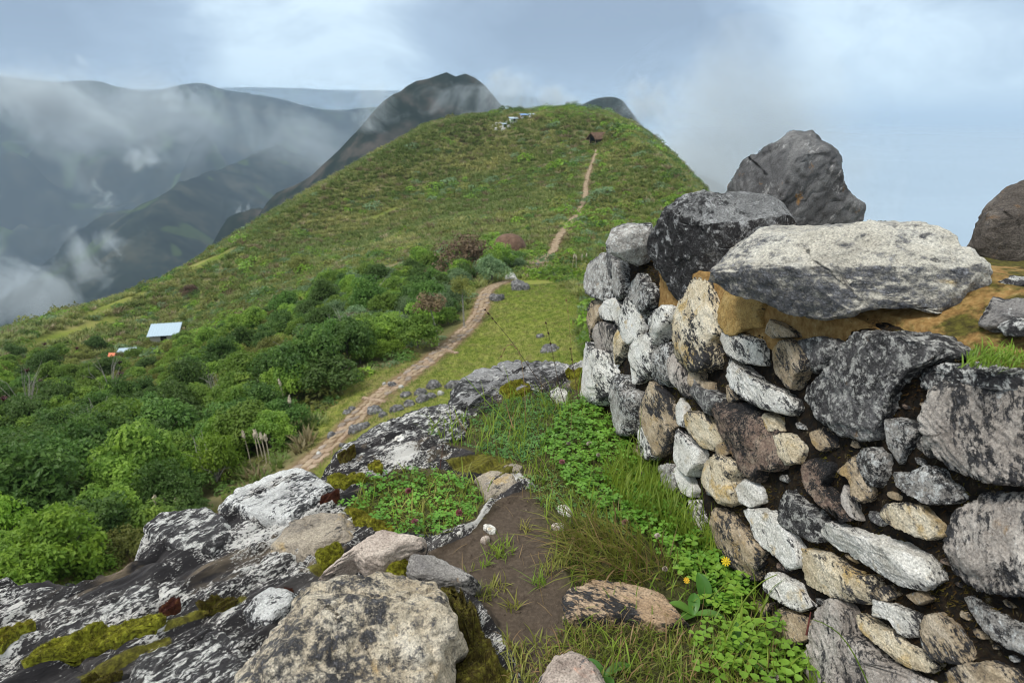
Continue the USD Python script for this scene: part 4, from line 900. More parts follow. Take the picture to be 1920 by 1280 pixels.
M('top_soil', {'g': ('geometry', {}), 'moss': ('attribute', {'attribute': 'moss'}), 'a': ('noise_texture', {'scale': 85.0, 'detail': 7.0, 'roughness': 0.68}),
               'r': ('rgb_ramp', {'ramp': [(0.28, (0.15, 0.085, 0.03)), (0.45, (0.27, 0.155, 0.055)), (0.6, (0.36, 0.23, 0.09)), (0.76, (0.50, 0.38, 0.22))]}),
               'b': ('noise_texture', {'scale': 22.0, 'detail': 6.0, 'roughness': 0.65}), 's': ('math', {'math_type': 'multiply_add', 'value2': 0.8}), 'sm': ('map_range', {'range_type': 'smoothstep', 'from_min': 0.78, 'from_max': 0.98, 'clamp': True}),
               'mr': ('rgb_ramp', {'ramp': [(0.3, (0.025, 0.018, 0.010)), (0.46, (0.060, 0.052, 0.014)), (0.62, (0.115, 0.105, 0.022))]}), 'm': ('mix', {'mix_type': 'mix'}), 'bump': ('bump', {'strength': 0.9, 'distance': 0.006}), 'p': ('principled_bsdf', {'roughness': 0.95, 'specular_ior_level': 0.15})},
  [('g.position', 'a.vector'), ('g.position', 'b.vector'), ('a.fac', 'r.fac'), ('moss.fac', 's.value1'), ('b.fac', 's.value3'), ('s.value', 'sm.value'), ('sm.result', 'm.fac'), ('a.fac', 'mr.fac'), ('r.color', 'm.color1'), ('mr.color', 'm.color2'), ('m.color', 'p.base_color'), ('a.fac', 'bump.height'), ('bump.normal', 'p.normal')])
build_fill()

boulder('capstone', [(1338, 520), (1345, 495), (1370, 470), (1388, 455), (1415, 433), (1440, 430), (1500, 434), (1560, 424), (1640, 418), (1700, 419), (1760, 424), (1797, 440), (1806, 465), (1834, 468), (1852, 490), (1848, 515), (1842, 550), (1826, 586), (1780, 576), (1720, 566), (1640, 566), (1600, 581), (1550, 588), (1480, 576), (1430, 552), (1380, 540)], 1.10, 0.13, 0.16, 'capstone_white', 'large flat white and grey capstone lying on top of the wall', 201, boxy=0.30, facets=4, rough=0.065, jag=0.03, layer=0.02, res=(420, 150), groove=0.010, clips=[((0.05, 0.80, 0.60), 0.62), ((-0.25, -0.35, 0.9), 0.78), ((0.5, 0.1, 0.8), 0.85)])
boulder('corner_boulder', [(1136, 456), (1145, 430), (1176, 419), (1222, 418), (1232, 450), (1222, 486), (1196, 496), (1160, 482), (1140, 472)], 1.82, 0.08, 0.10, 'stone_grey', 'small pale grey boulder on the far corner of the wall', 202, facets=4, rough=0.05, res=(160, 70))
boulder('dark_boulder', [(1210, 462), (1222, 422), (1245, 386), (1280, 366), (1320, 354), (1340, 360), (1400, 358), (1440, 368), (1476, 390), (1494, 412), (1490, 442), (1450, 470), (1400, 500), (1345, 524), (1305, 534), (1286, 562), (1264, 546), (1240, 510), (1215, 486)], 1.58, 0.12, 0.16, 'boulder_grey', 'dark grey pitted boulder between the corner boulder and the capstone', 203, facets=5, rough=0.075, jag=0.04, layer=0.02, res=(340, 150), groove=0.014, clips=[((-0.1, 0.85, 0.5), 0.72), ((-0.7, 0.0, 0.75), 0.75)])
boulder('peaked_boulder', [(1336, 362), (1370, 335), (1400, 305), (1440, 280), (1470, 262), (1490, 250), (1520, 249), (1534, 268), (1560, 280), (1573, 300), (1582, 340), (1600, 370), (1620, 380), (1620, 410), (1613, 432), (1590, 460), (1500, 480), (1420, 470), (1350, 410)], 2.0, 0.17, 0.2, 'peak_grey', 'tall dark pointed boulder standing highest behind the capstone', 204, facets=3, rough=0.06, res=(340, 150), groove=0.014, jag=0.05, layer=0.022, lump=0.9, grain_dir=(0.85, 0.35, 0.3), clips=[((-0.55, 0.35, 0.75), 0.62), ((0.62, 0.12, 0.75), 0.66), ((0.1, 0.8, 0.55), 0.8)])
boulder('brown_boulder', [(1818, 462), (1834, 420), (1850, 386), (1885, 350), (1930, 332), (2010, 340), (2030, 500), (1940, 508), (1850, 503)], 1.45, 0.12, 0.16, 'boulder_brown', 'rounded brown boulder cut by the right edge', 205, facets=4, rough=0.05, res=(240, 110), groove=0.012, jag=0.04)
boulder('pale_rock', [(1832, 552), (1850, 528), (1892, 519), (1950, 524), (1950, 560), (1880, 562)], 0.99, 0.03, 0.06, 'slab_lichen', 'flat speckled rock just below the brown boulder', 206, 'rock', res=(120, 50))
boulder('pale_rock', [(1834, 604), (1860, 560), (1882, 566), (1908, 560), (1960, 572), (1960, 626), (1870, 622)], 0.89, 0.035, 0.06, 'slab_grey', 'grey folded rock right of the capstone', 207, 'rock', res=(120, 50), layer=0.05)
boulder('pale_rock', [(1868, 612), (1900, 600), (1950, 604), (1950, 626), (1886, 628)], 0.83, 0.02, 0.04, 'slab_lichen', 'small black and white rock on the ochre soil', 208, 'rock', res=(90, 40))
# ------------------------------------------------------------------ plants of the ledge
leaf_look('grass_green', (0.127, 0.223, 0.025), (0.472, 0.681, 0.088), scale=6, trans=0.35, vary=0.0)
leaf_look('grass_olive', (0.151, 0.177, 0.030), (0.607, 0.557, 0.151), scale=7, trans=0.3, vary=0.0)
leaf_look('grass_straw', (0.224, 0.160, 0.066), (0.674, 0.524, 0.244), scale=9, trans=0.25, vary=0.0)
leaf_look('clover_green', (0.120, 0.295, 0.037), (0.337, 0.680, 0.084), scale=7, trans=0.35, vary=0.0, spec=0.35, rough=0.42)
leaf_look('medick_green', (0.098, 0.228, 0.059), (0.281, 0.497, 0.147), scale=9, trans=0.3, vary=0.0)
leaf_look('broad_leaf', (0.058, 0.166, 0.027), (0.146, 0.370, 0.058), scale=12, trans=0.3, vary=0.0, rough=0.38)
leaf_look('red_stem', (0.09, 0.025, 0.018), (0.22, 0.07, 0.05), scale=20, trans=0.1, vary=0.0)
leaf_look('petal_white', (0.50, 0.42, 0.36), (0.82, 0.78, 0.72), scale=60, trans=0.3, vary=0.0)
leaf_look('petal_pink', (0.30, 0.10, 0.09), (0.75, 0.60, 0.55), scale=60, trans=0.3, vary=0.0)
leaf_look('petal_yellow', (0.70, 0.50, 0.02), (0.85, 0.72, 0.06), scale=60, trans=0.2, vary=0.0)
leaf_look('seed_brown', (0.045, 0.025, 0.015), (0.16, 0.09, 0.05), scale=40, trans=0.05, vary=0.0)

def scatter(polys, per_m2, rng, keep=None):
    """Random points of the ledge inside outlines of the photograph."""
    polys = polys if isinstance(polys[0][0], tuple) else [polys]
    out = []
    for p in polys:
        w = on_level(p)
        lo, hi = w.min(0), w.max(0)
        n = rng.poisson(per_m2 * (hi[0] - lo[0]) * (hi[1] - lo[1]))
        q = np.stack([rng.uniform(lo[0], hi[0], n), rng.uniform(lo[1], hi[1], n), np.zeros(n)], 1)
        q = q[zone(project(q), p)]
        out.append(q)
    q = np.vstack(out)
    if keep is not None:
        q = q[keep(q)]
    # nothing grows inside the wall
    sd = (q - WALL_A) @ np.array([WALL_N[0], WALL_N[1], 0]) / np.hypot(WALL_N[0], WALL_N[1])
    q = q[(sd > -0.005) | (q[:, 1] > 2.1)]
    q[:, 2] = ledge_height(q[:, 0], q[:, 1])
    return q

def blades(p, yaw, lean, length, width, curl, rng, levels=4):
    """Tapered, bending strips: grass blades. lean: angle from upright at the root; curl: how much more they bend by the tip."""
    n = len(p)
    t = np.linspace(0, 1, levels)
    ang = lean[:, None] + curl[:, None] * t[None, :]
    ds = length[:, None] / (levels - 1)
    out = np.cumsum(np.concatenate([np.zeros((n, 1)), np.sin(ang[:, :-1]) * ds], 1), 1)
    up = np.cumsum(np.concatenate([np.zeros((n, 1)), np.cos(ang[:, :-1]) * ds], 1), 1)
    h = np.stack([np.cos(yaw), np.sin(yaw), np.zeros(n)], 1)
    tw = yaw + np.pi / 2 + rng.uniform(-0.5, 0.5, n)
    s = np.stack([np.cos(tw), np.sin(tw), np.zeros(n)], 1)
    mid = p[:, None] + out[..., None] * h[:, None] + up[..., None] * np.array([0, 0, 1.0])
    wd = width[:, None] * np.array([0.75, 1.0, 0.75, 0.0] if levels == 4 else np.sin(np.linspace(0.6, np.pi, levels)))[None, :] * 0.5
    l, r = mid - wd[..., None] * s[:, None], mid + wd[..., None] * s[:, None]
    v = np.concatenate([np.stack([l[:, :-1], r[:, :-1]], 2).reshape(n, -1, 3), mid[:, -1:]], 1)
    k = 2 * (levels - 1) + 1
    f = []
    for j in range(levels - 2):
        a = 2 * j
        f += [[a, a + 1, a + 3], [a, a + 3, a + 2]]
    f.append([k - 3, k - 2, k - 1])
    f = np.array(f)
    return v.reshape(-1, 3), (f[None] + (np.arange(n) * k)[:, None, None]).reshape(-1, 3)

def place_many(proto, p, yaw, tilt, scale, rng):
    """Copies of a small mesh joined into one: turned, tilted and scaled."""
    v, f = np.asarray(proto[0]), np.asarray(proto[1])
    n = len(p)
    td = rng.uniform(0, 2 * np.pi, n)
    c, s = np.cos(yaw), np.sin(yaw)
    x = v[None, :, 0] * c[:, None] - v[None, :, 1] * s[:, None]
    y = v[None, :, 0] * s[:, None] + v[None, :, 1] * c[:, None]
    q = np.stack([x, y, np.broadcast_to(v[None, :, 2], x.shape)], -1)
    ax = np.stack([np.cos(td), np.sin(td), np.zeros(n)], 1)[:, None]
    ca, sa = np.cos(tilt)[:, None, None], np.sin(tilt)[:, None, None]
    q = q * ca + np.cross(np.broadcast_to(ax, q.shape), q) * sa + ax * (q * ax).sum(-1, keepdims=True) * (1 - ca)
    q = q * scale[:, None, None] + p[:, None]
    return q.reshape(-1, 3), (f[None] + (np.arange(n) * len(v))[:, None, None]).reshape(-1, 3)

def trefoil(height=1.6, notch=0.12, lobe=1.0, narrow=1.0):
    """A clover leaf of three notched leaflets, about one unit long each, on its stalk."""
    parts = []
    for k in range(3):
        a = k * 2 * np.pi / 3
        o = np.array([[0, 0, 0], [0.45, 0.34 * narrow, 0.10], [0.85, 0.42 * narrow, 0.06], [1.0, 0.20 * narrow, 0.0], [1.0 - notch, 0, -0.03], [1.0, -0.20 * narrow, 0.0], [0.85, -0.42 * narrow, 0.06], [0.45, -0.34 * narrow, 0.10], [0.5, 0, -0.04]]) * lobe
        f = [[8, 0, 7], [8, 7, 6], [8, 6, 5], [8, 5, 4], [8, 4, 3], [8, 3, 2], [8, 2, 1], [8, 1, 0]]
        r = np.array([[math.cos(a), -math.sin(a), 0], [math.sin(a), math.cos(a), 0], [0, 0, 1]])
        parts.append((o @ r.T + [0, 0, height], np.array(f)))
    st = np.array([[-0.04, 0, 0], [0.04, 0, 0], [0.03, 0, height], [-0.03, 0, height]])
    parts.append((st, np.array([[0, 1, 2], [0, 2, 3]])))
    return join(parts)

def grass(name, polys, per_m2, length, width, look, seed, lean=0.5, curl=0.9, toward=None, keep=None, **tags):
    rng = np.random.default_rng(seed)
    p = scatter(polys, per_m2 * 1.5, rng, keep)
    width = width * 1.35
    n = len(p)
    # clumped: blades lean away from the middle of their tuft
    yaw = rng.uniform(0, 2 * np.pi, n) if toward is None else toward + rng.normal(0, 0.55, n)
    L = length * rng.lognormal(0, 0.35, n)
    v, f = blades(p, yaw, np.abs(rng.normal(0, lean, n)), L, width * rng.uniform(0.6, 1.3, n), rng.normal(curl, 0.35, n), rng)
    return mesh(name, (v, f), look, kind='stuff', **tags)

CLOVER = [[(1010, 835), (1060, 770), (1120, 735), (1160, 765), (1205, 850), (1265, 930), (1340, 1020), (1425, 1090), (1395, 1150), (1330, 1140), (1262, 1060), (1215, 1000), (1150, 985), (1090, 930), (1050, 890)], [(1290, 1190), (1400, 1170), (1530, 1165), (1590, 1300), (1320, 1300)]]
MEDICK = [(790, 812), (880, 775), (960, 745), (1020, 735), (1070, 760), (1040, 830), (1000, 868), (930, 856), (870, 832)]
rng = np.random.default_rng(3)

def clover(name, polys, per_m2, size, look, seed, stalk, tilt=0.35, narrow=1.0, notch=0.12, patch=0.5, **kw):
    rng = np.random.default_rng(seed)
    p = scatter(polys, per_m2, rng, lambda q: fbm(q, 9.0, 3, seed) > -0.35 * (1.6 - patch) + rng.normal(0, 0.12, len(q)))
    n = len(p)
    parts = []
    for k, h in enumerate((0.7, 1.0, 1.35)):
        sel = np.arange(n) % 3 == k
        m = int(sel.sum())
        parts.append(place_many(trefoil(stalk * h, notch, 1.0, narrow), p[sel], rng.uniform(0, 2 * np.pi, m), np.abs(rng.normal(0, tilt, m)), size * rng.uniform(0.65, 1.3, m), rng))
    return mesh(name, join(parts), look, kind='stuff', **kw)

clover('clover', CLOVER[:1], 9500, 0.0092, 'clover_green', 11, 2.4)
clover('clover', CLOVER[1:] + [[(1250, 1050), (1330, 1020), (1420, 1090), (1400, 1160), (1320, 1150)]], 3800, 0.0125, 'clover_green', 15, 2.2)
clover('clover', [(640, 950), (690, 905), (760, 880), (850, 885), (905, 930), (880, 985), (790, 1010), (700, 985)], 6000, 0.0085, 'clover_green', 12, 2.0, tilt=0.5)
clover('medick', MEDICK, 16000, 0.0056, 'medick_green', 13, 1.8, tilt=0.5, narrow=0.8, notch=0.05, patch=0.9)
clover('medick', [(980, 900), (1050, 870), (1120, 900), (1200, 980), (1180, 1010), (1080, 960), (1010, 945)], 9000, 0.0058, 'medick_green', 14, 1.6, tilt=0.5, narrow=0.8, patch=0.7)
grass('grass', TURF_PX, 2600, 0.035, 0.0020, 'grass_green', 21)
grass('grass', [(1130, 900), (1190, 850), (1240, 890), (1300, 960), (1370, 1040), (1340, 1060), (1260, 1010), (1180, 960)], 17000, 0.060, 0.0022, 'grass_green', 22, lean=0.35, curl=0.8)
grass('grass', [(1040, 990), (1090, 965), (1180, 1000), (1270, 1060), (1280, 1100), (1200, 1100), (1110, 1080), (1060, 1040)], 7500, 0.085, 0.0022, 'grass_olive', 23, lean=0.9, curl=0.7, toward=math.radians(200))
grass('grass', [(1040, 990), (1090, 965), (1180, 1000), (1270, 1060), (1280, 1100), (1200, 1100), (1110, 1080), (1060, 1040)], 2600, 0.085, 0.0018, 'grass_straw', 24, lean=1.0, curl=0.7, toward=math.radians(195))
grass('grass', [(940, 1210), (1060, 1180), (1180, 1165), (1300, 1190), (1400, 1200), (1420, 1330), (960, 1330)], 15000, 0.026, 0.0017, 'grass_olive', 25, lean=0.8, curl=1.0)
grass('grass', [(940, 1210), (1060, 1180), (1180, 1165), (1300, 1190), (1400, 1200), (1420, 1330), (960, 1330)], 4000, 0.028, 0.0015, 'grass_straw', 26, lean=0.9, curl=1.0)
grass('grass', [(655, 950), (690, 912), (740, 882), (830, 882), (890, 900), (915, 935), (890, 975), (800, 1000), (720, 985)], 6500, 0.036, 0.0016, 'grass_olive', 27, lean=1.0, curl=1.0)
grass('grass', [(655, 950), (690, 912), (740, 882), (830, 882), (890, 900), (915, 935), (890, 975), (800, 1000), (720, 985)], 2500, 0.038, 0.0016, 'grass_green', 28, lean=1.0, curl=1.0)
grass('grass', [(960, 880), (1000, 868), (1090, 880), (1180, 960), (1190, 1000), (1060, 960), (980, 930)], 5500, 0.026, 0.0017, 'grass_olive', 29, lean=0.8)
grass('grass', [(790, 812), (880, 775), (960, 740), (1070, 735), (1060, 800), (1000, 868), (900, 850)], 1500, 0.060, 0.0020, 'grass_green', 30, lean=0.7)
grass('grass', [[(1330, 1180), (1420, 1130), (1560, 1190), (1600, 1300), (1340, 1300)], [(1380, 1060), (1430, 1085), (1480, 1130), (1420, 1150)]], 2600, 0.060, 0.0026, 'grass_green', 33, lean=0.6)
for k, (px, py, r) in enumerate([(940, 1025, 26), (935, 1092, 20), (1040, 1058, 30), (910, 1050, 12), (878, 1058, 12), (905, 1110, 22), (1010, 1085, 16), (985, 985, 12), (960, 1130, 16)]):
    a = np.linspace(0, 2 * np.pi, 9)[:-1]
    g = grass('grass_tuft', list(zip(px + r * np.cos(a), py + 0.6 * r * np.sin(a))), 26000, 0.024, 0.0016, 'grass_olive' if k % 3 else 'grass_green', 40 + k, lean=1.0, curl=0.6)
    tag(g, ['low grass tuft on the bare soil beside the whitish pebble', 'grass tuft in the middle of the bare soil', 'grass tuft where the bare soil meets the long grass', 'tiny grass tuft left of the whitish pebble', 'tiny grass tuft near the arched cream slab', 'grass tuft beside the small grey slab', 'small grass tuft between the bare soil and the long stone', 'tiny grass tuft above the whitish pebble', 'low grass tuft nearest the big cream boulder'][k], 'grass tuft')
    g.GetPrim().ClearCustomDataByKey('kind')

g = grass('straw_litter', SOIL_PX, 260, 0.05, 0.0010, 'grass_straw', 34, lean=1.45, curl=0.2)
grass('straw_litter', TURF_PX, 500, 0.06, 0.0010, 'grass_straw', 35, lean=1.25, curl=0.3)
# flowers, each on its own stem
def flower_head(look_parts, n, r, size, seed):
    rng = np.random.default_rng(seed)
    parts = []
    for k in range(n):
        u = rng.uniform(-0.3, 1)
        a = k * 2.39996
        d = np.array([math.sqrt(1 - min(u * u, 1)) * math.cos(a), math.sqrt(1 - min(u * u, 1)) * math.sin(a), u])
        s = np.cross(d, [0, 0, 1.0]); s /= np.linalg.norm(s) + 1e-9
        o = np.cross(s, d)
        w = size * 0.22
        parts.append((np.array([d * r * 0.25 - s * w * 0.5, d * r * 0.25 + s * w * 0.5, d * r * 0.75 + s * w, d * r + o * w * 0.5, d * r * 0.75 - s * w, d * r * 0.8 - o * w]), np.array([[0, 1, 2], [0, 2, 3], [0, 3, 4], [0, 4, 5], [1, 0, 5], [2, 1, 5]])))
    return join(parts)

def stemmed(name, label, category, px, z_guess, height, head, head_look, stem_r=0.0007, bend=(0.0, 0.0), stem_look='grass_green'):
    """A flower seen at a pixel: its head there, its root on the ground below."""
    g = on_level([px], z_guess + height)[0]
    root = np.array([g[0] - bend[0], g[1] - bend[1], 0.0])
    root[2] = float(ledge_height(root[0], root[1]))
    t = thing(name, label, category, root)
    top = np.array([bend[0], bend[1], height])
    tt = np.linspace(0, 1, 6)[:, None]
    line = np.concatenate([top[:2] * tt ** 1.6, height * tt], 1)
    mesh('stem', tube(line, stem_r, 5), stem_look, t)
    mesh('head', (np.asarray(head[0]) + top, head[1]), head_look, t, smooth=False)
    return t

FLOWERS = [((778, 976), 'petal_pink', 'pink and white clover head at the lower edge of the flowering tuft'), ((861, 970), 'petal_pink', 'drooping pink clover head nearest the whitish pebble'), ((765, 911), 'petal_pink', 'reddish clover head near the top of the flowering tuft'),
           ((1105, 826), 'petal_white', 'whitest clover head among the leaves by the far wall foot'), ((1066, 826), 'petal_white', 'small cream clover head left of the whitest one'), ((1122, 846), 'petal_white', 'small pale clover head just below the whitest one'), ((1204, 880), 'petal_white', 'tiny clover head in the long green grass by the wall'),
           ((1172, 976), 'petal_pink', 'faded brownish clover head above the long grass'), ((1247, 1062), 'petal_white', 'small white clover head left of the yellow flowers'), ((1452, 1258), 'petal_white', 'white clover head at the bottom edge of the picture'), ((1575, 1236), 'petal_pink', 'pink clover head in front of the lowest wall stones'), ((1054, 860), 'petal_pink', 'dull pink clover head beside the moss')]
for k, (px, look, lab) in enumerate(FLOWERS):
    d = on_level([px])[0]
    stemmed('clover_flower', lab, 'flower', px, 0.0, 0.028 if k not in (10,) else 0.05, flower_head(None, 42, 0.0085 if k not in (4, 5, 6, 8) else 0.006, 0.012, 60 + k), look)

def daisy(r, n=10):
    parts = []
    for k in range(n):
        a = 2 * np.pi * k / n
        c, s = math.cos(a), math.sin(a)
        o = np.array([[0.15, 0, 0], [0.55, 0.17, 0.10], [1.0, 0.13, 0.02], [1.05, 0.0, 0.0], [1.0, -0.13, 0.02], [0.55, -0.17, 0.10]]) * r
        parts.append((o @ np.array([[c, s, 0], [-s, c, 0], [0, 0, 1]]), np.array([[0, 2, 1], [0, 3, 2], [0, 4, 3], [0, 5, 4]])))
    d = trimesh.creation.icosphere(1, r * 0.3)
    parts.append((np.array(d.vertices) * [1, 1, 0.5] + [0, 0, r * 0.08], np.array(d.faces)))
    v, f = join(parts)
    c, s = math.cos(-0.75), math.sin(-0.75)                    # faces up and a little towards the south
    return v @ np.array([[1, 0, 0], [0, c, s], [0, -s, c]]).T @ np.array([[1, 0, 0], [0, 1, 0], [0, 0, 1]]), f
stemmed('yellow_flower', 'larger yellow daisy flower before the base of the wall', 'flower', (1362, 1043), 0.0, 0.055, daisy(0.009), 'petal_yellow', 0.0009)
stemmed('yellow_flower', 'smaller yellow daisy flower left of the broad leaf', 'flower', (1288, 1080), 0.0, 0.045, daisy(0.006), 'petal_yellow', 0.0008)
stemmed('flower_bud', 'closed cream flower bud on a brown stem', 'flower', (1233, 998), 0.0, 0.05, flower_head(None, 26, 0.007, 0.010, 81), 'petal_white', 0.001, bend=(-0.01, 0.01), stem_look='red_stem')

# broad leaves
def broad_leaf(length, width, bend, n=9):
    t = np.linspace(0, 1, n)
    w = width * np.sin(np.pi * np.clip(t * 0.93 + 0.07, 0, 1)) ** 0.75
    ang = bend[0] + (bend[1] - bend[0]) * t
    x = np.concatenate([[0], np.cumsum(np.cos(ang[:-1]) * length / (n - 1))]); z = np.concatenate([[0], np.cumsum(np.sin(ang[:-1]) * length / (n - 1))])
    v = np.concatenate([np.stack([x, -w / 2, z + w * 0.16], 1), np.stack([x, -w / 4, z + w * 0.03], 1), np.stack([x, 0 * x, z - w * 0.05], 1), np.stack([x, w / 4, z + w * 0.03], 1), np.stack([x, w / 2, z + w * 0.16], 1)])
    return v, grid_faces(5, n)

def leafy_plant(label, px, leaves, seed):
    rng = np.random.default_rng(seed)
    c = on_level([px])[0]
    c[2] = ledge_height(c[0], c[1])
    t = thing('broadleaf_plant', label, 'plant', c)
    for yaw, ln, wd, lift in leaves:
        v, f = broad_leaf(ln, wd, (lift, lift - 0.9))
        y = math.radians(yaw)
        v = v @ np.array([[math.cos(y), math.sin(y), 0], [-math.sin(y), math.cos(y), 0], [0, 0, 1]])
        mesh('leaf', (v + [0, 0, 0.004], f), 'broad_leaf', t)
leafy_plant('rosette with one big upright oval leaf below the larger yellow flower', (1325, 1130), [(105, 0.062, 0.030, 1.25), (190, 0.045, 0.022, 0.8), (-20, 0.055, 0.020, 0.7), (40, 0.05, 0.02, 0.6)], 1)
leafy_plant('rosette with pointed leaves at the right end of the long stone', (1300, 1150), [(-25, 0.06, 0.020, 0.6), (160, 0.05, 0.022, 0.7), (75, 0.045, 0.022, 0.9), (220, 0.04, 0.02, 0.6)], 2)
leafy_plant('long leaved rosette in the grass beside the sandy spot', (1385, 1225), [(175, 0.07, 0.024, 0.5), (80, 0.06, 0.020, 1.0), (20, 0.05, 0.018, 0.6), (-60, 0.055, 0.022, 0.6)], 3)
leafy_plant('bright green broad leaf pair at the foot of the big pinkish stone', (1590, 1262), [(110, 0.032, 0.026, 1.0), (60, 0.034, 0.026, 0.8), (-30, 0.03, 0.024, 0.5)], 4)
leafy_plant('two narrow leaves beside the rounded pale stone', (1135, 1262), [(150, 0.045, 0.018, 0.7), (20, 0.05, 0.018, 0.5), (-80, 0.04, 0.016, 0.5)], 5)

# tall stalks that rise against the hillside: (root pixel, then points upward with the depth there)
def stalk(label, pts, depth, look, r=0.0012, head=None, head_len=0.25):
    pts = np.asarray(pts, float)
    d = np.full(len(pts), float(depth)) if np.ndim(depth) == 0 else np.asarray(depth, float)
    w = resample(at_depth(pts, d), 0.012)
    o = w[0].copy()
    t = thing('grass_stalk', label, 'grass stalk', o)
    mesh('stem', tube(w - o, np.linspace(r, r * 0.45, len(w)), 5), look, t)
    if head:
        k = int(len(w) * (1 - head_len))
        hp = w[k:]
        rg = np.random.default_rng(len(pts) * 7 + int(pts[0, 0]))
        n = len(hp) * 9
        i = rg.integers(0, len(hp), n)
        dirs = np.gradient(hp, axis=0)[i]
        dirs /= np.linalg.norm(dirs, axis=1, keepdims=True)
        yaw = rg.uniform(0, 2 * np.pi, n)
        side = np.stack([np.cos(yaw), np.sin(yaw), rg.normal(0, 0.3, n)], 1)
        a = hp[i] - o
        tip = a + dirs * 0.010 + side * 0.0035
        wv = np.cross(dirs, side) * 0.0012
        v = np.stack([a, (a + tip) / 2 + wv + side * 0.001, tip, (a + tip) / 2 - wv + side * 0.001], 1).reshape(-1, 3)
        f = (np.array([[0, 1, 2], [0, 2, 3]])[None] + (np.arange(n) * 4)[:, None, None]).reshape(-1, 3)
        mesh('seed_head', (v, f), head, t, smooth=False, kind='stuff')
    return t
stalk('thin dark stalk with a slim brown spike leaning left over the path', [(1040, 755), (1000, 700), (960, 640), (930, 605), (905, 575)], 2.1, 'seed_brown', 0.0013, 'seed_brown', 0.2)
stalk('upright dark stalk with a brown spike right of the arching grass', [(1060, 760), (1046, 715), (1035, 655), (1022, 598)], 2.1, 'seed_brown', 0.0013, 'seed_brown', 0.3)
stalk('short dark stalk with a brown spike beside the far wall foot', [(1085, 762), (1080, 720), (1075, 690), (1069, 652)], 2.15, 'seed_brown', 0.0013, 'seed_brown', 0.35)
stalk('arching straw coloured grass with a drooping seed head', [(985, 790), (985, 745), (980, 690), (975, 660), (962, 645), (948, 648), (940, 668)], 2.0, 'grass_straw', 0.0011, 'grass_straw', 0.45)
stalk('long green blade leaning left above the layered slab', [(985, 832), (950, 790), (912, 752), (880, 715), (864, 698)], 1.9, 'grass_green', 0.0022)
stalk('short green blade with a pale tip in the low clover', [(965, 810), (955, 780), (948, 755), (944, 738)], 1.95, 'grass_straw', 0.0022)
stalk('thin straw stalk rising by the left side of the wall', [(1075, 690), (1070, 640), (1066, 590), (1060, 550)], 2.3, 'grass_straw', 0.0008, 'grass_straw', 0.2)
stalk('long thin blade crossing the lowest wall stones', [(1632, 1290), (1605, 1230), (1575, 1185), (1540, 1165), (1515, 1158)], 0.92, 'grass_green', 0.0012)
stalk('dark red blade standing against the lower wall stones', [(1512, 1190), (1517, 1160), (1524, 1130), (1528, 1108)], 0.98, 'red_stem', 0.0018)
stalk('stout bent green stem reaching the white wedge stone', [(1365, 1185), (1390, 1130), (1425, 1090), (1460, 1075)], 1.08, 'grass_green', 0.0016)
stalk('thin reddish stalk standing on the long dark slab', [(824, 884), (828, 855), (831, 835), (834, 815)], 1.75, 'red_stem', 0.0008)

# moss: low cushions with a velvety surface
plain_look('moss_bright', [(0.32, (0.035, 0.030, 0.005)), (0.45, (0.105, 0.100, 0.010)), (0.56, (0.24, 0.245, 0.02)), (0.72, (0.36, 0.36, 0.05))], scale=120, detail=5, bump=0.005)
plain_look('moss_dark', [(0.30, (0.022, 0.014, 0.005)), (0.46, (0.055, 0.042, 0.008)), (0.6, (0.11, 0.10, 0.014)), (0.75, (0.16, 0.15, 0.02))], scale=110, detail=5, bump=0.005)
plain_look('moss_red', [(0.35, (0.030, 0.010, 0.006)), (0.55, (0.075, 0.024, 0.012)), (0.72, (0.13, 0.06, 0.02))], scale=120, detail=5, bump=0.004)
leaf_look('moss_bright_shoots', (0.150, 0.143, 0.015), (0.630, 0.630, 0.075), scale=70, trans=0.25, vary=0.0)
leaf_look('moss_dark_shoots', (0.042, 0.031, 0.007), (0.228, 0.204, 0.030), scale=70, trans=0.2, vary=0.0)
leaf_look('moss_red_shoots', (0.04, 0.014, 0.008), (0.16, 0.07, 0.03), scale=70, trans=0.2, vary=0.0)
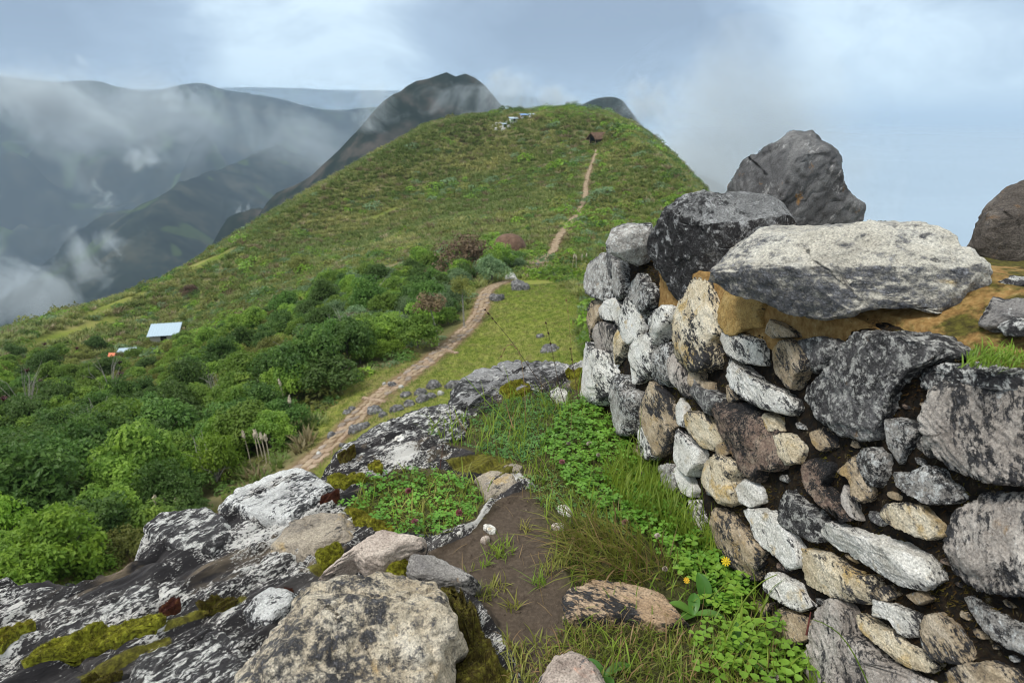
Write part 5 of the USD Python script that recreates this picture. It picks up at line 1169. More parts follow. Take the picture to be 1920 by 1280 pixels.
def moss(label, px, look, seed, up=0.014):
    up *= 0.6
    q = resample(np.vstack([px, px[:1]]).astype(float), 2.0)
    wob = np.stack([fbm(np.concatenate([q * 0.05, np.zeros((len(q), 1))], 1), 1, 3, seed), fbm(np.concatenate([q * 0.05, np.ones((len(q), 1))], 1), 1, 3, seed + 1)], 1)
    px = q + wob * 7
    c = on_level([np.mean(px, 0)])[0]
    z = float(ledge_height(c[0], c[1])) + 0.008
    o3 = on_level(px, z)
    c = o3.mean(0)
    m, rim = stone(o3, c, np.array([1.0, 0, 0]), np.array([0, 1.0, 0]), np.array([0, 0, 1.0]), up, 0.035, seed, boxy=0.5, facets=0, rough=0.03, res=(110, 46))
    v = np.asarray(m[0]).copy()
    v[:, 2] += 0.0035 * fbm(v, 130.0, 2, seed) + 0.0022 * np.abs(fbm(v, 330.0, 2, seed + 1)) + np.where(v[:, 2] > z - 0.01, ledge_height(v[:, 0], v[:, 1]) + 0.010 - z, 0)
    g = mesh('moss_cushion', (v, m[1]), look, label=label, category='moss')
    rng = np.random.default_rng(seed)
    tm = trimesh.Trimesh(v, m[1], process=False)
    fn, fa = np.array(tm.face_normals), np.array(tm.area_faces)
    fa = fa * (fn[:, 2] > 0.25)
    n = int(min(6000, 1.0e6 * fa.sum() * 0.55))
    k = rng.choice(len(fa), n, p=fa / fa.sum())
    w = rng.dirichlet((1, 1, 1), n)
    q = (np.array(m[1])[k])
    pt = (v[q] * w[..., None]).sum(1)
    d = fn[k] + rng.normal(0, 0.45, (n, 3)) + [0, 0, 0.3]
    d /= np.linalg.norm(d, axis=1, keepdims=True)
    sd = np.cross(d, rng.normal(size=(n, 3)))
    sd /= np.linalg.norm(sd, axis=1, keepdims=True)
    L = rng.uniform(0.0015, 0.0042, (n, 1))
    tv = np.stack([pt - sd * 0.0005, pt + sd * 0.0005, pt + d * L], 1).reshape(-1, 3)
    mesh('shoots', (tv, np.arange(3 * n).reshape(-1, 3)), look + '_shoots', g.GetPrim() if hasattr(g, 'GetPrim') else g, smooth=False, kind='stuff')
moss('long bright yellow moss strip across the lower left slab', [(42, 1250), (70, 1228), (110, 1210), (150, 1196), (210, 1176), (240, 1168), (260, 1158), (305, 1155), (318, 1166), (300, 1178), (250, 1192), (220, 1202), (150, 1222), (105, 1238), (60, 1256)], 'moss_bright', 301, 0.018)
moss('bright moss strip cut by the left edge', [(-40, 1215), (0, 1196), (30, 1183), (66, 1172), (70, 1180), (30, 1205), (0, 1226), (-40, 1240)], 'moss_bright', 302)
moss('small bright moss patch before the white slab', [(615, 905), (640, 897), (680, 895), (690, 902), (660, 910), (630, 913)], 'moss_bright', 303, 0.01)
moss('round yellow moss tuft on the long dark slab', [(688, 868), (700, 856), (712, 858), (720, 866), (712, 874), (695, 874)], 'moss_bright', 304, 0.012)
moss('dark moss tuft at the rim above the stone path', [(636, 862), (652, 846), (668, 844), (664, 856), (648, 866)], 'moss_dark', 305, 0.012)
moss('olive moss on the slope between tuft and tan slab', [(650, 965), (672, 950), (710, 975), (742, 990), (738, 1003), (700, 1000), (665, 985)], 'moss_bright', 306, 0.01)
moss('moss cushion at the left end of the arched cream slab', [(590, 1045), (615, 1032), (640, 1030), (645, 1042), (622, 1056), (600, 1058)], 'moss_bright', 307, 0.016)
moss('moss in the gap between the arched slab and the grey slab', [(720, 1085), (745, 1060), (770, 1042), (800, 1035), (812, 1046), (780, 1055), (762, 1080), (755, 1095), (735, 1095)], 'moss_bright', 308, 0.025)
moss('mossy edge on the right side of the big boulder', [(815, 1108), (850, 1100), (878, 1120), (888, 1140), (900, 1180), (930, 1230), (950, 1290), (900, 1330), (850, 1330), (862, 1240), (886, 1215), (888, 1180), (868, 1135), (842, 1118)], 'moss_dark', 309, 0.02)
moss('dark red moss patch in the middle of the ledge', [(300, 1145), (330, 1128), (345, 1135), (332, 1150), (305, 1156)], 'moss_red', 310, 0.010)
moss('brown moss tuft beside the white quartz chunk', [(520, 1115), (535, 1108), (552, 1110), (548, 1120), (528, 1122)], 'moss_red', 311, 0.010)
moss('dark red moss right of the flat white slab', [(598, 937), (615, 926), (636, 922), (634, 930), (612, 940)], 'moss_red', 312, 0.008)
moss('olive moss band below the black middle rock', [(365, 1125), (400, 1108), (440, 1106), (448, 1114), (420, 1124), (380, 1136)], 'moss_dark', 313, 0.008)
moss('moss tuft on the long pinkish stone', [(1132, 1128), (1146, 1116), (1164, 1122), (1168, 1132), (1150, 1138), (1136, 1136)], 'moss_dark', 314, 0.022)
moss('yellow moss at the far foot of the wall', [(1062, 696), (1078, 688), (1092, 690), (1094, 700), (1076, 704)], 'moss_bright', 315, 0.015)
moss('olive moss patch on the layered slab', [(935, 742), (955, 728), (985, 726), (1000, 734), (975, 742), (950, 748)], 'moss_bright', 316, 0.022)
moss('moss strip along the lower middle of the ledge', [(150, 1272), (185, 1250), (225, 1236), (232, 1246), (205, 1262), (165, 1286)], 'moss_dark', 317, 0.008)

# moss hanging in the joints of the wall: short threads
def wall_moss_threads():
    rng = np.random.default_rng(91)
    n = 34000
    s, h = rng.uniform(0.0, 1.75, n), rng.uniform(0.02, 1.0, n)
    h = h * (wall_top(s) - 0.01)
    p = WALL_A + s[:, None] * WALL_U + h[:, None] * WALL_W - 0.007 * WALL_N
    keep = fbm(p, 8.0, 3, 13) + rng.normal(0, 0.18, n) > 0.02
    p = p[keep]
    d = 0.010 * fbm(p, 9, 3, 5) + 0.008 * fbm(p, 34, 3, 6)
    p = p + d[:, None] * WALL_N
    n = len(p)
    L = rng.uniform(0.004, 0.010, n)
    dirn = WALL_N * rng.uniform(0.5, 1.0, (n, 1)) + WALL_U * rng.normal(0, 0.5, (n, 1)) + WALL_W * rng.normal(-0.25, 0.45, (n, 1))
    dirn /= np.linalg.norm(dirn, axis=1, keepdims=True)
    side = np.cross(dirn, rng.normal(size=(n, 3)))
    side /= np.linalg.norm(side, axis=1, keepdims=True)
    w = rng.uniform(0.0006, 0.0013, (n, 1))
    v = np.stack([p - side * w, p + side * w, p + dirn * L[:, None]], 1).reshape(-1, 3)
    mesh('moss', (v, np.arange(3 * n).reshape(-1, 3)), 'wall_moss', smooth=False, kind='stuff')
wall_moss_threads()

def fill_grass():
    """Turf on the wall's top below the brown boulder and between the pale rocks."""
    rng = np.random.default_rng(98)
    out = []
    for poly, z in (([(1832, 520), (1850, 503), (1930, 506), (1960, 520), (1900, 522)], 0.57), ([(1838, 572), (1850, 558), (1930, 562), (1890, 572)], 0.57), ([(1800, 690), (1850, 640), (1920, 650), (1920, 690)], 0.60)):
        w = on_level(poly, z)
        lo, hi = w.min(0), w.max(0)
        n = 700
        q = np.stack([rng.uniform(lo[0], hi[0], n), rng.uniform(lo[1], hi[1], n), np.full(n, z - 0.01)], 1)
        out.append(q[zone(project(q), poly)])
    q = np.vstack(out)
    n = len(q)
    mesh('grass', blades(q, rng.uniform(0, 6.28, n), np.abs(rng.normal(0, 0.7, n)), 0.016 * rng.lognormal(0, 0.3, n), np.full(n, 0.0018), rng.normal(0.9, 0.3, n), rng), 'grass_green', kind='stuff')
fill_grass()

def soil_crumbs():
    """Crumbs and grit lying on the bare soil."""
    rng = np.random.default_rng(101)
    q = scatter(SOIL_PX, 900, rng)
    m = trimesh.creation.icosphere(0, 1.0)
    d = np.array(m.vertices)
    parts = []
    for c in q:
        r = 0.0011 * rng.lognormal(0, 0.55)
        parts.append((d * (1 + 0.3 * rng.normal(size=(len(d), 1))) * r * [1.2, 1.0, 0.7] + c + [0, 0, r * 0.3], np.array(m.faces)))
    mesh('soil_crumbs', join(parts), 'soil_grit', smooth=False, kind='stuff')
plain_look('soil_grit', [(0.3, (0.05, 0.036, 0.027)), (0.5, (0.10, 0.075, 0.055)), (0.62, (0.17, 0.135, 0.10)), (0.75, (0.42, 0.36, 0.29))], scale=55, detail=2)
soil_crumbs()
# ------------------------------------------------------------------ shrubs and trees of the hillside
leaf_look('leaf_mid', (0.110, 0.218, 0.032), (0.482, 0.678, 0.102), scale=1.1, trans=0.45, vary=0.35)
leaf_look('leaf_dark', (0.057, 0.127, 0.025), (0.226, 0.387, 0.072), scale=1.1, trans=0.4, vary=0.35)
leaf_look('leaf_olive', (0.130, 0.155, 0.034), (0.477, 0.499, 0.130), scale=1.1, trans=0.45, vary=0.4)
leaf_look('leaf_silver', (0.121, 0.206, 0.089), (0.427, 0.565, 0.292), scale=1.1, trans=0.4, vary=0.3)
leaf_look('leaf_bright', (0.119, 0.240, 0.024), (0.464, 0.684, 0.075), scale=1.1, trans=0.4, vary=0.35)
leaf_look('leaf_brown', (0.110, 0.075, 0.039), (0.331, 0.236, 0.126), scale=1.1, trans=0.15, vary=0.3)
leaf_look('leaf_red', (0.035, 0.006, 0.010), (0.14, 0.02, 0.04), scale=3.0, trans=0.2, vary=0.3)
leaf_look('scrub_mix', (0.122, 0.174, 0.039), (0.553, 0.488, 0.184), scale=0.03, trans=0.3, vary=0.36, hue=0.015)
leaf_look('scrub_straw', (0.168, 0.140, 0.063), (0.540, 0.450, 0.270), scale=0.05, trans=0.2, vary=0.4, hue=0.015)
plain_look('bark', [(0.35, (0.05, 0.042, 0.034)), (0.65, (0.16, 0.145, 0.125))], scale=9, bump=0.01)
plain_look('bark_pale', [(0.35, (0.16, 0.145, 0.125)), (0.65, (0.34, 0.32, 0.28))], scale=9, bump=0.01)
plain_look('plume', [(0.35, (0.30, 0.24, 0.16)), (0.65, (0.56, 0.50, 0.40))], scale=40)

def leaf_quads(p, n, size, rng, droop=0.0):
    """Leaf-shaped pairs of triangles at p with normals about n."""
    m = len(p)
    n = n + rng.normal(0, 0.55, (m, 3))
    n /= np.linalg.norm(n, axis=1, keepdims=True) + 1e-9
    a = np.cross(n, rng.normal(size=(m, 3)))
    a /= np.linalg.norm(a, axis=1, keepdims=True) + 1e-9
    b = np.cross(n, a)
    s = (size * rng.uniform(0.6, 1.35, m))[:, None]
    v = np.stack([p - a * s, p + b * s * 0.5 + n * s * 0.15, p + a * s, p - b * s * 0.5 + n * s * 0.15], 1).reshape(-1, 3)
    f = (np.array([[0, 1, 2], [0, 2, 3]])[None] + (np.arange(m) * 4)[:, None, None]).reshape(-1, 3)
    return v, f

def crown(seed, clumps, leaves, size, squash=0.75, clump_r=0.36, spread=0.72):
    """A crown of unit radius: leaf clumps of uneven size about an uneven dome, leaves mostly on each clump's upper outside."""
    rng = np.random.default_rng(seed)
    squash = squash * rng.uniform(0.85, 1.25)
    u = rng.normal(size=(clumps, 3))
    u /= np.linalg.norm(u, axis=1, keepdims=True)
    u[:, 2] = np.abs(u[:, 2]) * 1.15 - 0.35
    c = u * spread * (0.40 + 0.75 * rng.random((clumps, 1)) ** 0.6) * [1, 1, squash]
    r = clump_r * rng.uniform(0.40, 1.50, clumps)
    k = rng.choice(clumps, leaves, p=r ** 2 / (r ** 2).sum())
    d = rng.normal(size=(leaves, 3)) + [0, 0, 0.35]
    d /= np.linalg.norm(d, axis=1, keepdims=True)
    p = c[k] + d * (r[k] * rng.uniform(0.72, 1.08, leaves))[:, None] * [1, 1, 0.8]
    return leaf_quads(p, d * 0.8 + [0, 0, 0.5], size, rng)

def limbs(seed, height, spread, n=5, r=0.05):
    rng = np.random.default_rng(seed)
    parts = [tube(np.array([[0, 0, -0.3], [0.02, 0.01, height * 0.35], [0.05, -0.03, height * 0.7], [0.03, 0.02, height]]), [r * 1.3, r, r * 0.7, r * 0.3], 6)]
    for k in range(n):
        a = rng.uniform(0, 2 * np.pi)
        z0 = height * rng.uniform(0.3, 0.75)
        e = np.array([math.cos(a), math.sin(a)]) * spread * rng.uniform(0.5, 0.95)
        parts.append(tube(np.array([[0.03, 0, z0], [e[0] * 0.5, e[1] * 0.5, z0 + height * 0.16], [e[0], e[1], z0 + height * rng.uniform(0.2, 0.45)]]), [r * 0.55, r * 0.35, r * 0.12], 5))
    return join(parts)

MODELS = {}

def plant_model(name, kind, seed):
    """Builds (the first time) a plant under its first instance; returns a function that places copies."""
    spec = dict(
        thicket_tree=dict(look='leaf_mid', clumps=64, leaves=4200, size=0.066, squash=0.85, lift=1.0),
        dark_tree=dict(look='leaf_dark', clumps=58, leaves=4000, size=0.060, squash=0.8, lift=0.95),
        olive_shrub=dict(look='leaf_olive', clumps=74, leaves=3200, size=0.058, squash=0.7, lift=0.6),
        silver_shrub=dict(look='leaf_silver', clumps=70, leaves=3400, size=0.055, squash=0.75, lift=0.75),
        bright_shrub=dict(look='leaf_bright', clumps=60, leaves=3200, size=0.064, squash=0.75, lift=0.7),
        brown_shrub=dict(look='leaf_brown', clumps=66, leaves=2600, size=0.050, squash=0.7, lift=0.6))[kind]
    cv, cf = crown(seed, spec['clumps'], spec['leaves'], spec['size'], spec['squash'], clump_r=0.25, spread=0.84)
    lift = spec['lift']
    return (cv + [0, 0, lift], cf), limbs(seed + 1, lift * 1.25, 0.7), spec['look']

def plants(kind, variants, seed):
    return [(kind, plant_model(kind, kind, seed + k)) for k in range(variants)]

LABELS = dict(
    thicket_tree='mid green bushy tree in the thicket left of the path', dark_tree='dark green dense tree in the thicket left of the path', olive_shrub='olive shrub with fine leaves in the thicket above the path',
    silver_shrub='grey green bushy shrub in the upper thicket beside the path', bright_shrub='bright yellow green shrub in the thicket left of the path', brown_shrub='brownish half dry shrub in the thicket left of the path')
GROUPS = {k: v + 's' if False else 'alike: ' + v for k, v in LABELS.items()}
GROUPS = dict(thicket_tree='mid green trees of the thicket', dark_tree='dark green trees of the thicket', olive_shrub='olive shrubs of the thicket', silver_shrub='grey green shrubs of the upper thicket', bright_shrub='bright green shrubs of the thicket', brown_shrub='brownish shrubs of the thicket')
FIRSTS = {}
PLAIN = dict(thicket_tree='mid green bushy tree', dark_tree='dark green dense tree', olive_shrub='olive fine leaved shrub', silver_shrub='grey green bushy shrub', bright_shrub='bright yellow green shrub', brown_shrub='brownish half dry shrub')

def put_plant(kind, variant, loc, yaw, scale, label=None, group=None, category=None):
    cat = category or ('tree' if kind.endswith('tree') else 'shrub')
    key = (kind, variant)
    label, group = label or LABELS[kind], group if label else GROUPS[kind]
    if key not in FIRSTS:
        (cv, cf), (lv, lf), look = plant_model(kind, kind, 700 + 13 * variant + 101 * list(LABELS).index(kind))
        t = thing(kind, label, cat, loc, yaw, scale, group)
        mesh('crown', (cv, cf), look, t, smooth=False)
        mesh('trunk', (lv, lf), 'bark', t)
        FIRSTS[key] = t.GetPrim() if hasattr(t, 'GetPrim') else t
        return t
    return copy_of(FIRSTS[key], loc, yaw, scale, label, group, cat)

def jitter_grid(x0, x1, y0, y1, step, rng):
    gx, gy = np.meshgrid(np.arange(x0, x1, step), np.arange(y0, y1, step), indexing='ij')
    p = np.stack([gx, gy], -1).reshape(-1, 2) + rng.uniform(-0.42, 0.42, (gx.size, 2)) * step
    return np.concatenate([p, ground_z(p[:, 0], p[:, 1])[:, None]], 1)

def clear_of_path(p, gap):
    return _path_tree.query(p[:, :2])[0] > gap

def whereabouts(x, y, d, gap):
    if gap < 3.2 and x > 380:
        return 'at the lower edge beside the stone path' if y > 740 else 'at the edge by the middle of the path' if y > 640 else 'at the edge by the upper bend of the path'
    if x < 150:
        return 'by the left edge of the picture, nearest the ledge' if y > 930 else 'by the left edge below the red rosettes' if y > 800 else 'by the left edge among the red rosettes'
    if y > 930:
        return 'behind the white jutting slab'
    if x < 420:
        return 'around the dark gap in the trees' if y > 740 else 'below the pale blue roof'
    if x < 640:
        return 'right of the dark gap in the trees' if y > 740 else 'between the blue roof and the path' if y > 630 else 'at the upper rim of the thicket'
    return 'around the bare pale branched shrub'

def build_thicket():
    rng = np.random.default_rng(41)
    p = jitter_grid(-75, 12, 14, 80, 1.75, rng)
    px = project(p)
    p = p[zone(px, FOREST) & clear_of_path(p, 1.7) & (px[:, 2] > 8)]
    px = project(p)
    o = np.argsort(px[:, 2])
    p, px = p[o], px[o]
    kindn = fbm(np.concatenate([p[:, :2], np.zeros((len(p), 1))], 1), 1 / 9.0, 3, 5)
    far = []
    used = {}
    for q, (x, y, d), kn in zip(p, px, kindn):
        u = rng.random()
        upper = y < 640 and x > 560
        if upper:
            kind = 'silver_shrub' if u < 0.42 else 'thicket_tree' if u < 0.62 else 'bright_shrub' if u < 0.72 else 'dark_tree' if u < 0.9 else 'brown_shrub'
        elif y < 760 and x < 640 and d > 42:
            kind = 'olive_shrub' if u < 0.5 else 'thicket_tree' if u < 0.7 else 'bright_shrub' if u < 0.82 else 'brown_shrub' if u < 0.92 else 'dark_tree'
        else:
            kind = ('dark_tree' if u < 0.62 else 'thicket_tree' if u < 0.92 else 'olive_shrub') if kn < 0 else ('thicket_tree' if u < 0.5 else 'bright_shrub' if u < 0.78 else 'dark_tree' if u < 0.93 else 'brown_shrub')
        s = rng.uniform(0.85, 1.5) * (1.12 if kind == 'dark_tree' else 1.0 if kind == 'thicket_tree' else 0.9)
        if not upper and d < 40 and _path_tree.query(q[:2])[0] > 4:
            s *= 1.12
        yaw = rng.uniform(0, 2 * np.pi)
        s = s * np.array([rng.uniform(0.85, 1.2), rng.uniform(0.8, 1.1), rng.uniform(0.8, 1.35)])
        if used.get(kind, 0) < 130:
            used[kind] = used.get(kind, 0) + 1
            w = whereabouts(x, y, d, _path_tree.query(q[:2])[0])
            put_plant(kind, int(rng.integers(0, 4)), q - [0, 0, 0.15], yaw, s, f'{PLAIN[kind]} {w}', f'{PLAIN[kind]}s {w}')
        else:
            far.append((kind, int(rng.integers(0, 4)), q, yaw, s))
    return far
far_thicket = build_thicket()

def instancer(name, protos, pts, yaws, scales, which, **tags):
    """protos: list of lists of (mesh, material)."""
    pi = UsdGeom.PointInstancer.Define(stage, path_for(name))
    targets = []
    for k, parts in enumerate(protos):
        x = UsdGeom.Xform.Define(stage, f'{pi.GetPath()}/shape_{k:03d}')
        for j, (m, look) in enumerate(parts):
            usdkit.mesh(stage, f'{x.GetPath()}/leaves_{j:03d}', m, '/World/Looks/' + look, smooth=False)
        targets.append(x.GetPath())
    pi.CreatePrototypesRel().SetTargets(targets)
    pi.CreatePositionsAttr(Vt.Vec3fArray.FromNumpy(np.asarray(pts, np.float32)))
    pi.CreateProtoIndicesAttr(Vt.IntArray.FromNumpy(np.asarray(which, np.int32)))
    half = np.asarray(yaws) / 2
    pi.CreateOrientationsAttr(Vt.QuathArray([Gf.Quath(float(math.cos(h)), 0.0, 0.0, float(math.sin(h))) for h in half]))
    sc = np.asarray(scales, np.float32)
    pi.CreateScalesAttr(Vt.Vec3fArray.FromNumpy(np.stack([sc, sc, sc], 1) if sc.ndim == 1 else sc))
    return tag(pi, **tags)

if far_thicket:
    keys = sorted({(k, v) for k, v, *_ in far_thicket})
    protos = []
    for k, v in keys:
        c, l, look = plant_model(k, k, 700 + 13 * v + 101 * list(LABELS).index(k))
        protos.append([(c, look)])
    instancer('far_thicket', protos, [q - [0, 0, 0.15] for _, _, q, _, _ in far_thicket], [y for *_, y, _ in far_thicket], [s for *_, s in far_thicket], [keys.index((k, v)) for k, v, *_ in far_thicket], kind='stuff')

def tussock(seed, n, spread, height, width):
    rng = np.random.default_rng(seed)
    a = rng.uniform(0, 2 * np.pi, n)
    r = spread * np.sqrt(rng.random(n))
    p = np.stack([r * np.cos(a), r * np.sin(a), np.zeros(n)], 1)
    return blades(p, a + rng.normal(0, 0.5, n), np.abs(rng.normal(0.35, 0.25, n)), height * rng.uniform(0.6, 1.2, n), np.full(n, width), rng.uniform(0.2, 1.0, n), rng)

def small_bush(seed, n=120, size=0.16):
    rng = np.random.default_rng(seed)
    d = rng.normal(size=(n, 3)); d[:, 2] = np.abs(d[:, 2])
    d /= np.linalg.norm(d, axis=1, keepdims=True)
    lump = 1 + 0.35 * fbm(d, 2.0, 2, seed)
    return leaf_quads(d * lump[:, None] * rng.uniform(0.75, 1.05, (n, 1)) * [1, 1, 0.75], d + [0, 0, 0.4], size, rng)

def build_scrub():
    rng = np.random.default_rng(55)
    out = []
    for r0, r1, step in ((14, 60, 0.8), (60, 120, 1.05), (120, 210, 1.45), (210, 345, 2.0)):
        p = jitter_grid(-0.75 * r1, 0.75 * r1, 12, r1, step, rng)
        r = np.hypot(p[:, 0], p[:, 1])
        az = np.arctan2(p[:, 0], p[:, 1])
        edge = np.exp(np.interp(az, crest_az, crest_l))
        k = (r >= r0) & (r < r1) & (np.abs(az) < 0.74) & (r < edge * 1.12)
        out.append(np.concatenate([p[k], np.full((k.sum(), 1), step)], 1))
    p = np.vstack(out)
    px = project(p[:, :3])
    keep = (~zone(px, FOREST) | (rng.random(len(p)) < 0.30)) & ~(zone(px, LAWN) & (px[:, 2] < 66) & ((px[:, 0] > 430) | (rng.random(len(p)) < 0.35))) & clear_of_path(p, 1.1)
    for g in GREENS:
        keep &= ~(zone(px, g) & (px[:, 2] > 80))
    p, px = p[keep], px[keep]
    q = np.concatenate([p[:, :2], np.zeros((len(p), 1))], 1)
    green = fbm(q, 1 / 30.0, 4, 8) + 0.5 * fbm(q, 1 / 7.0, 2, 9)
    rightside = (px[:, 0] > 1040) | (px[:, 1] > 470)
    u = rng.random(len(p))
    wood = zone(px, FOREST)
    bush = wood | (u < np.clip(0.06 + 0.7 * green + 0.30 * rightside, 0.03, 0.75))
    straw = ~bush & (u > 0.94)
    which = np.where(bush, rng.integers(4, 10, len(p)), np.where(straw, 3, rng.integers(0, 3, len(p))))
    s = p[:, 3] * np.where(bush, rng.uniform(0.50, 0.95, len(p)), rng.uniform(0.8, 1.25, len(p)))
    s = np.where(bush & (rng.random(len(p)) < np.where(green > 0.22, 0.28, 0.04)), s * rng.uniform(1.5, 2.2, len(p)), s)
    sc = np.stack([s, s, s * np.where(bush, 0.95, 0.75)], 1)
    tus = [[(tussock(60 + k, 46, 0.55, 0.75, 0.11), 'scrub_mix')] for k in range(3)] + [[(tussock(66, 40, 0.4, 0.9, 0.10), 'scrub_straw')]]
    bus = [[(small_bush(70 + k), look)] for k, look in enumerate(('leaf_mid', 'leaf_olive', 'leaf_olive', 'leaf_bright', 'leaf_dark', 'leaf_silver'))]
    instancer('scrub', tus + bus, p[:, :3] - [0, 0, 0.05], rng.uniform(0, 2 * np.pi, len(p)), sc, which, kind='stuff')
    return len(p)
n_scrub = build_scrub()

def build_turf():
    rng = np.random.default_rng(56)
    p = jitter_grid(-40, 20, 13, 62, 0.30, rng)
    px = project(p)
    p = p[zone(px, LAWN) & clear_of_path(p, 0.75) & (px[:, 2] < 62)]
    protos = [[(tussock(90 + k, 34, 0.20, 0.085, 0.016), look)] for k, look in enumerate(('turf_green', 'turf_green', 'turf_dry'))]
    instancer('turf', protos, p, rng.uniform(0, 2 * np.pi, len(p)), rng.uniform(0.7, 1.3, len(p)), rng.choice(3, len(p), p=[0.45, 0.35, 0.2]), kind='stuff')
leaf_look('turf_green', (0.107, 0.167, 0.023), (0.303, 0.362, 0.059), scale=0.25, trans=0.3, vary=0.3, hue=0.01)
leaf_look('turf_dry', (0.164, 0.155, 0.055), (0.364, 0.328, 0.127), scale=0.25, trans=0.3, vary=0.3, hue=0.01)
build_turf()

# ------------------------------------------------------------------ single plants of the hillside
def spot(px):
    return on_ground([px])[0]
put_plant('brown_shrub', 5, spot((870, 522)) + [0, 1.0, -0.2], 0.3, 3.3, 'big wide reddish brown shrub at the upper bend of the path')
put_plant('silver_shrub', 5, spot((922, 530)) + [0, 0.3, -0.1], 0.9, 1.7, 'round green shrub beside the upper bend of the path')
put_plant('olive_shrub', 6, spot((560, 510)), 0.4, 2.2, 'round ochre green shrub alone on the open slope')
put_plant('brown_shrub', 6, spot((357, 556)), 1.4, 1.8, 'dark red brown shrub alone on the lower left slope')
def thin_tree(label, root_px, height, lean, crown_r, look, seed):
    b = spot(root_px)
    t = thing('thin_tree', label, 'tree', b)
    top = np.array([lean[0], lean[1], height])
    tt = np.linspace(0, 1, 7)[:, None]
    mesh('trunk', tube(np.concatenate([top[:2] * tt ** 1.5, height * tt - 0.1], 1), np.linspace(0.075, 0.03, 7), 7), 'bark_pale', t)
    v, f = crown(seed, 26, 1500, 0.075, 0.8, 0.34)
    mesh('crown', (v * crown_r + top, f), look, t, smooth=False)
thin_tree('thin pale trunk tree with a sparse brown crown beside the path step', (822, 648), 2.6, (-0.5, 0.3), 1.15, 'leaf_brown', 801)
thin_tree('slim tree with a small yellow green crown beside the upper path', (870, 612), 2.9, (-0.1, 0.0), 0.95, 'leaf_olive', 802)

def dead_shrub(label, px, size, seed, group=None):
    rng = np.random.default_rng(seed)
    b = spot(px) + [0, 0, 1.0 * size]
    parts = []
    for k in range(15):
        a, e = rng.uniform(0, 2 * np.pi), rng.uniform(0.25, 1.3)
        d = np.array([math.cos(a) * math.cos(e), math.sin(a) * math.cos(e), math.sin(e)])
        m = d * size * 0.55 + rng.normal(0, 0.08, 3) * size
        parts.append(tube(np.array([[0, 0, -0.6 * size], m, d * size + rng.normal(0, 0.12, 3) * size]), [0.026, 0.016, 0.006], 4))
    mesh_v, mesh_f = join(parts)
    mesh('dead_shrub', (mesh_v + b, mesh_f), 'bark_pale', label=label, category='shrub', group=group)
dead_shrub('bare pale branched shrub among the grey green bushes', (705, 590), 1.8, 1)
dead_shrub('bare grey shrub above the lower path bend', (640, 660), 1.5, 2)
dead_shrub('grey leafless shrub in the dark trees', (245, 925), 1.4, 3)
dead_shrub('pale bare branches at the left edge of the thicket', (60, 800), 2.4, 4)
dead_shrub('pale bare branches in the middle of the dark trees', (200, 850), 1.7, 5)
dead_shrub('bare branches above the dark gap in the trees', (215, 760), 2.2, 6)
dead_shrub('grey bare shrub nearest the white jutting slab', (395, 900), 1.1, 7)

def bare_branches():
    rng = np.random.default_rng(27)
    n = 0
    while n < 16:
        x, y = rng.uniform(20, 620), rng.uniform(690, 940)
        if zone(np.array([[x, y]]), FOREST)[0]:
            dead_shrub('pale bare branches sticking out of the thicket canopy', (x, y), rng.uniform(0.7, 1.3), 30 + n, 'bare branches in the thicket canopy')
            n += 1
bare_branches()

def bromeliads():
    rng = np.random.default_rng(17)
    for k, (px, py) in enumerate([(60, 735), (30, 790), (85, 760), (230, 715), (165, 755), (235, 745), (10, 840), (150, 682), (90, 675), (40, 770), (20, 805)]):
        b = spot((px, py)) + [0, 0, 2.1]
        n = 26
        a = rng.uniform(0, 2 * np.pi, n)
        v, f = blades(np.zeros((n, 3)), a, rng.uniform(0.2, 1.0, n), rng.uniform(0.35, 0.6, n), np.full(n, 0.10), rng.uniform(0.1, 0.7, n), rng)
        mesh('bromeliad', (v + b, f), 'leaf_red', smooth=False, label='dark red rosette growing high in the left edge trees', category='bromeliad', group='red rosettes in the left edge trees')
bromeliads()

def plume(px, h, label, group, first=[None]):
    rng = np.random.default_rng(int(px[0] * 7 + px[1]))
    b = spot((px[0], px[1]))
    t = thing('pampas_plume', label, 'plume grass', b, 0.0, 1.0, group)
    lean = rng.normal(0, 0.10, 2) * h
    tt = np.linspace(0, 1, 6)[:, None]
    line = np.concatenate([lean * tt ** 1.5, h * tt], 1)
    mesh('stem', tube(line, 0.02, 5), 'plume', t)
    s = np.linspace(0, 1, 9)
    head = np.array([lean[0], lean[1], h]) + np.outer(s, [lean[0] * 0.4, lean[1] * 0.4, 0.34 * h])
    v, f = tube(head, 0.012 + 0.055 * np.sin(np.pi * (0.12 + 0.86 * s)) ** 1.2, 8)
    v = v + 0.018 * rng.normal(size=v.shape)
    mesh('plume', (v, f), 'plume', t)
for p in [(1072, 512), (1081, 514), (1090, 511), (1098, 509), (1107, 522)]:
    plume(p, 1.5, 'cream plume in the row right of the upper path bend', 'cream plumes right of the path')
for p in [(486, 868), (494, 866), (500, 870), (507, 872), (470, 868)]:
    plume(p, 1.1, 'pale plume on a tan stem at the right end of the thicket', 'pale plumes at the right end of the thicket')
for p, lab in [((538, 775), 'single tall pale plume rising from the bright shrubs'), ((545, 812), 'single pale plume just below the tall one')]:
    plume(p, 1.4, lab, None)
for p in [(632, 975), (316, 962), (338, 968)]:
    pass
for p in [(316, 985), (298, 990), (338, 982)]:
    plume(p, 0.9, 'grey drooping plume behind the white jutting slab', 'grey plumes behind the jutting slab')

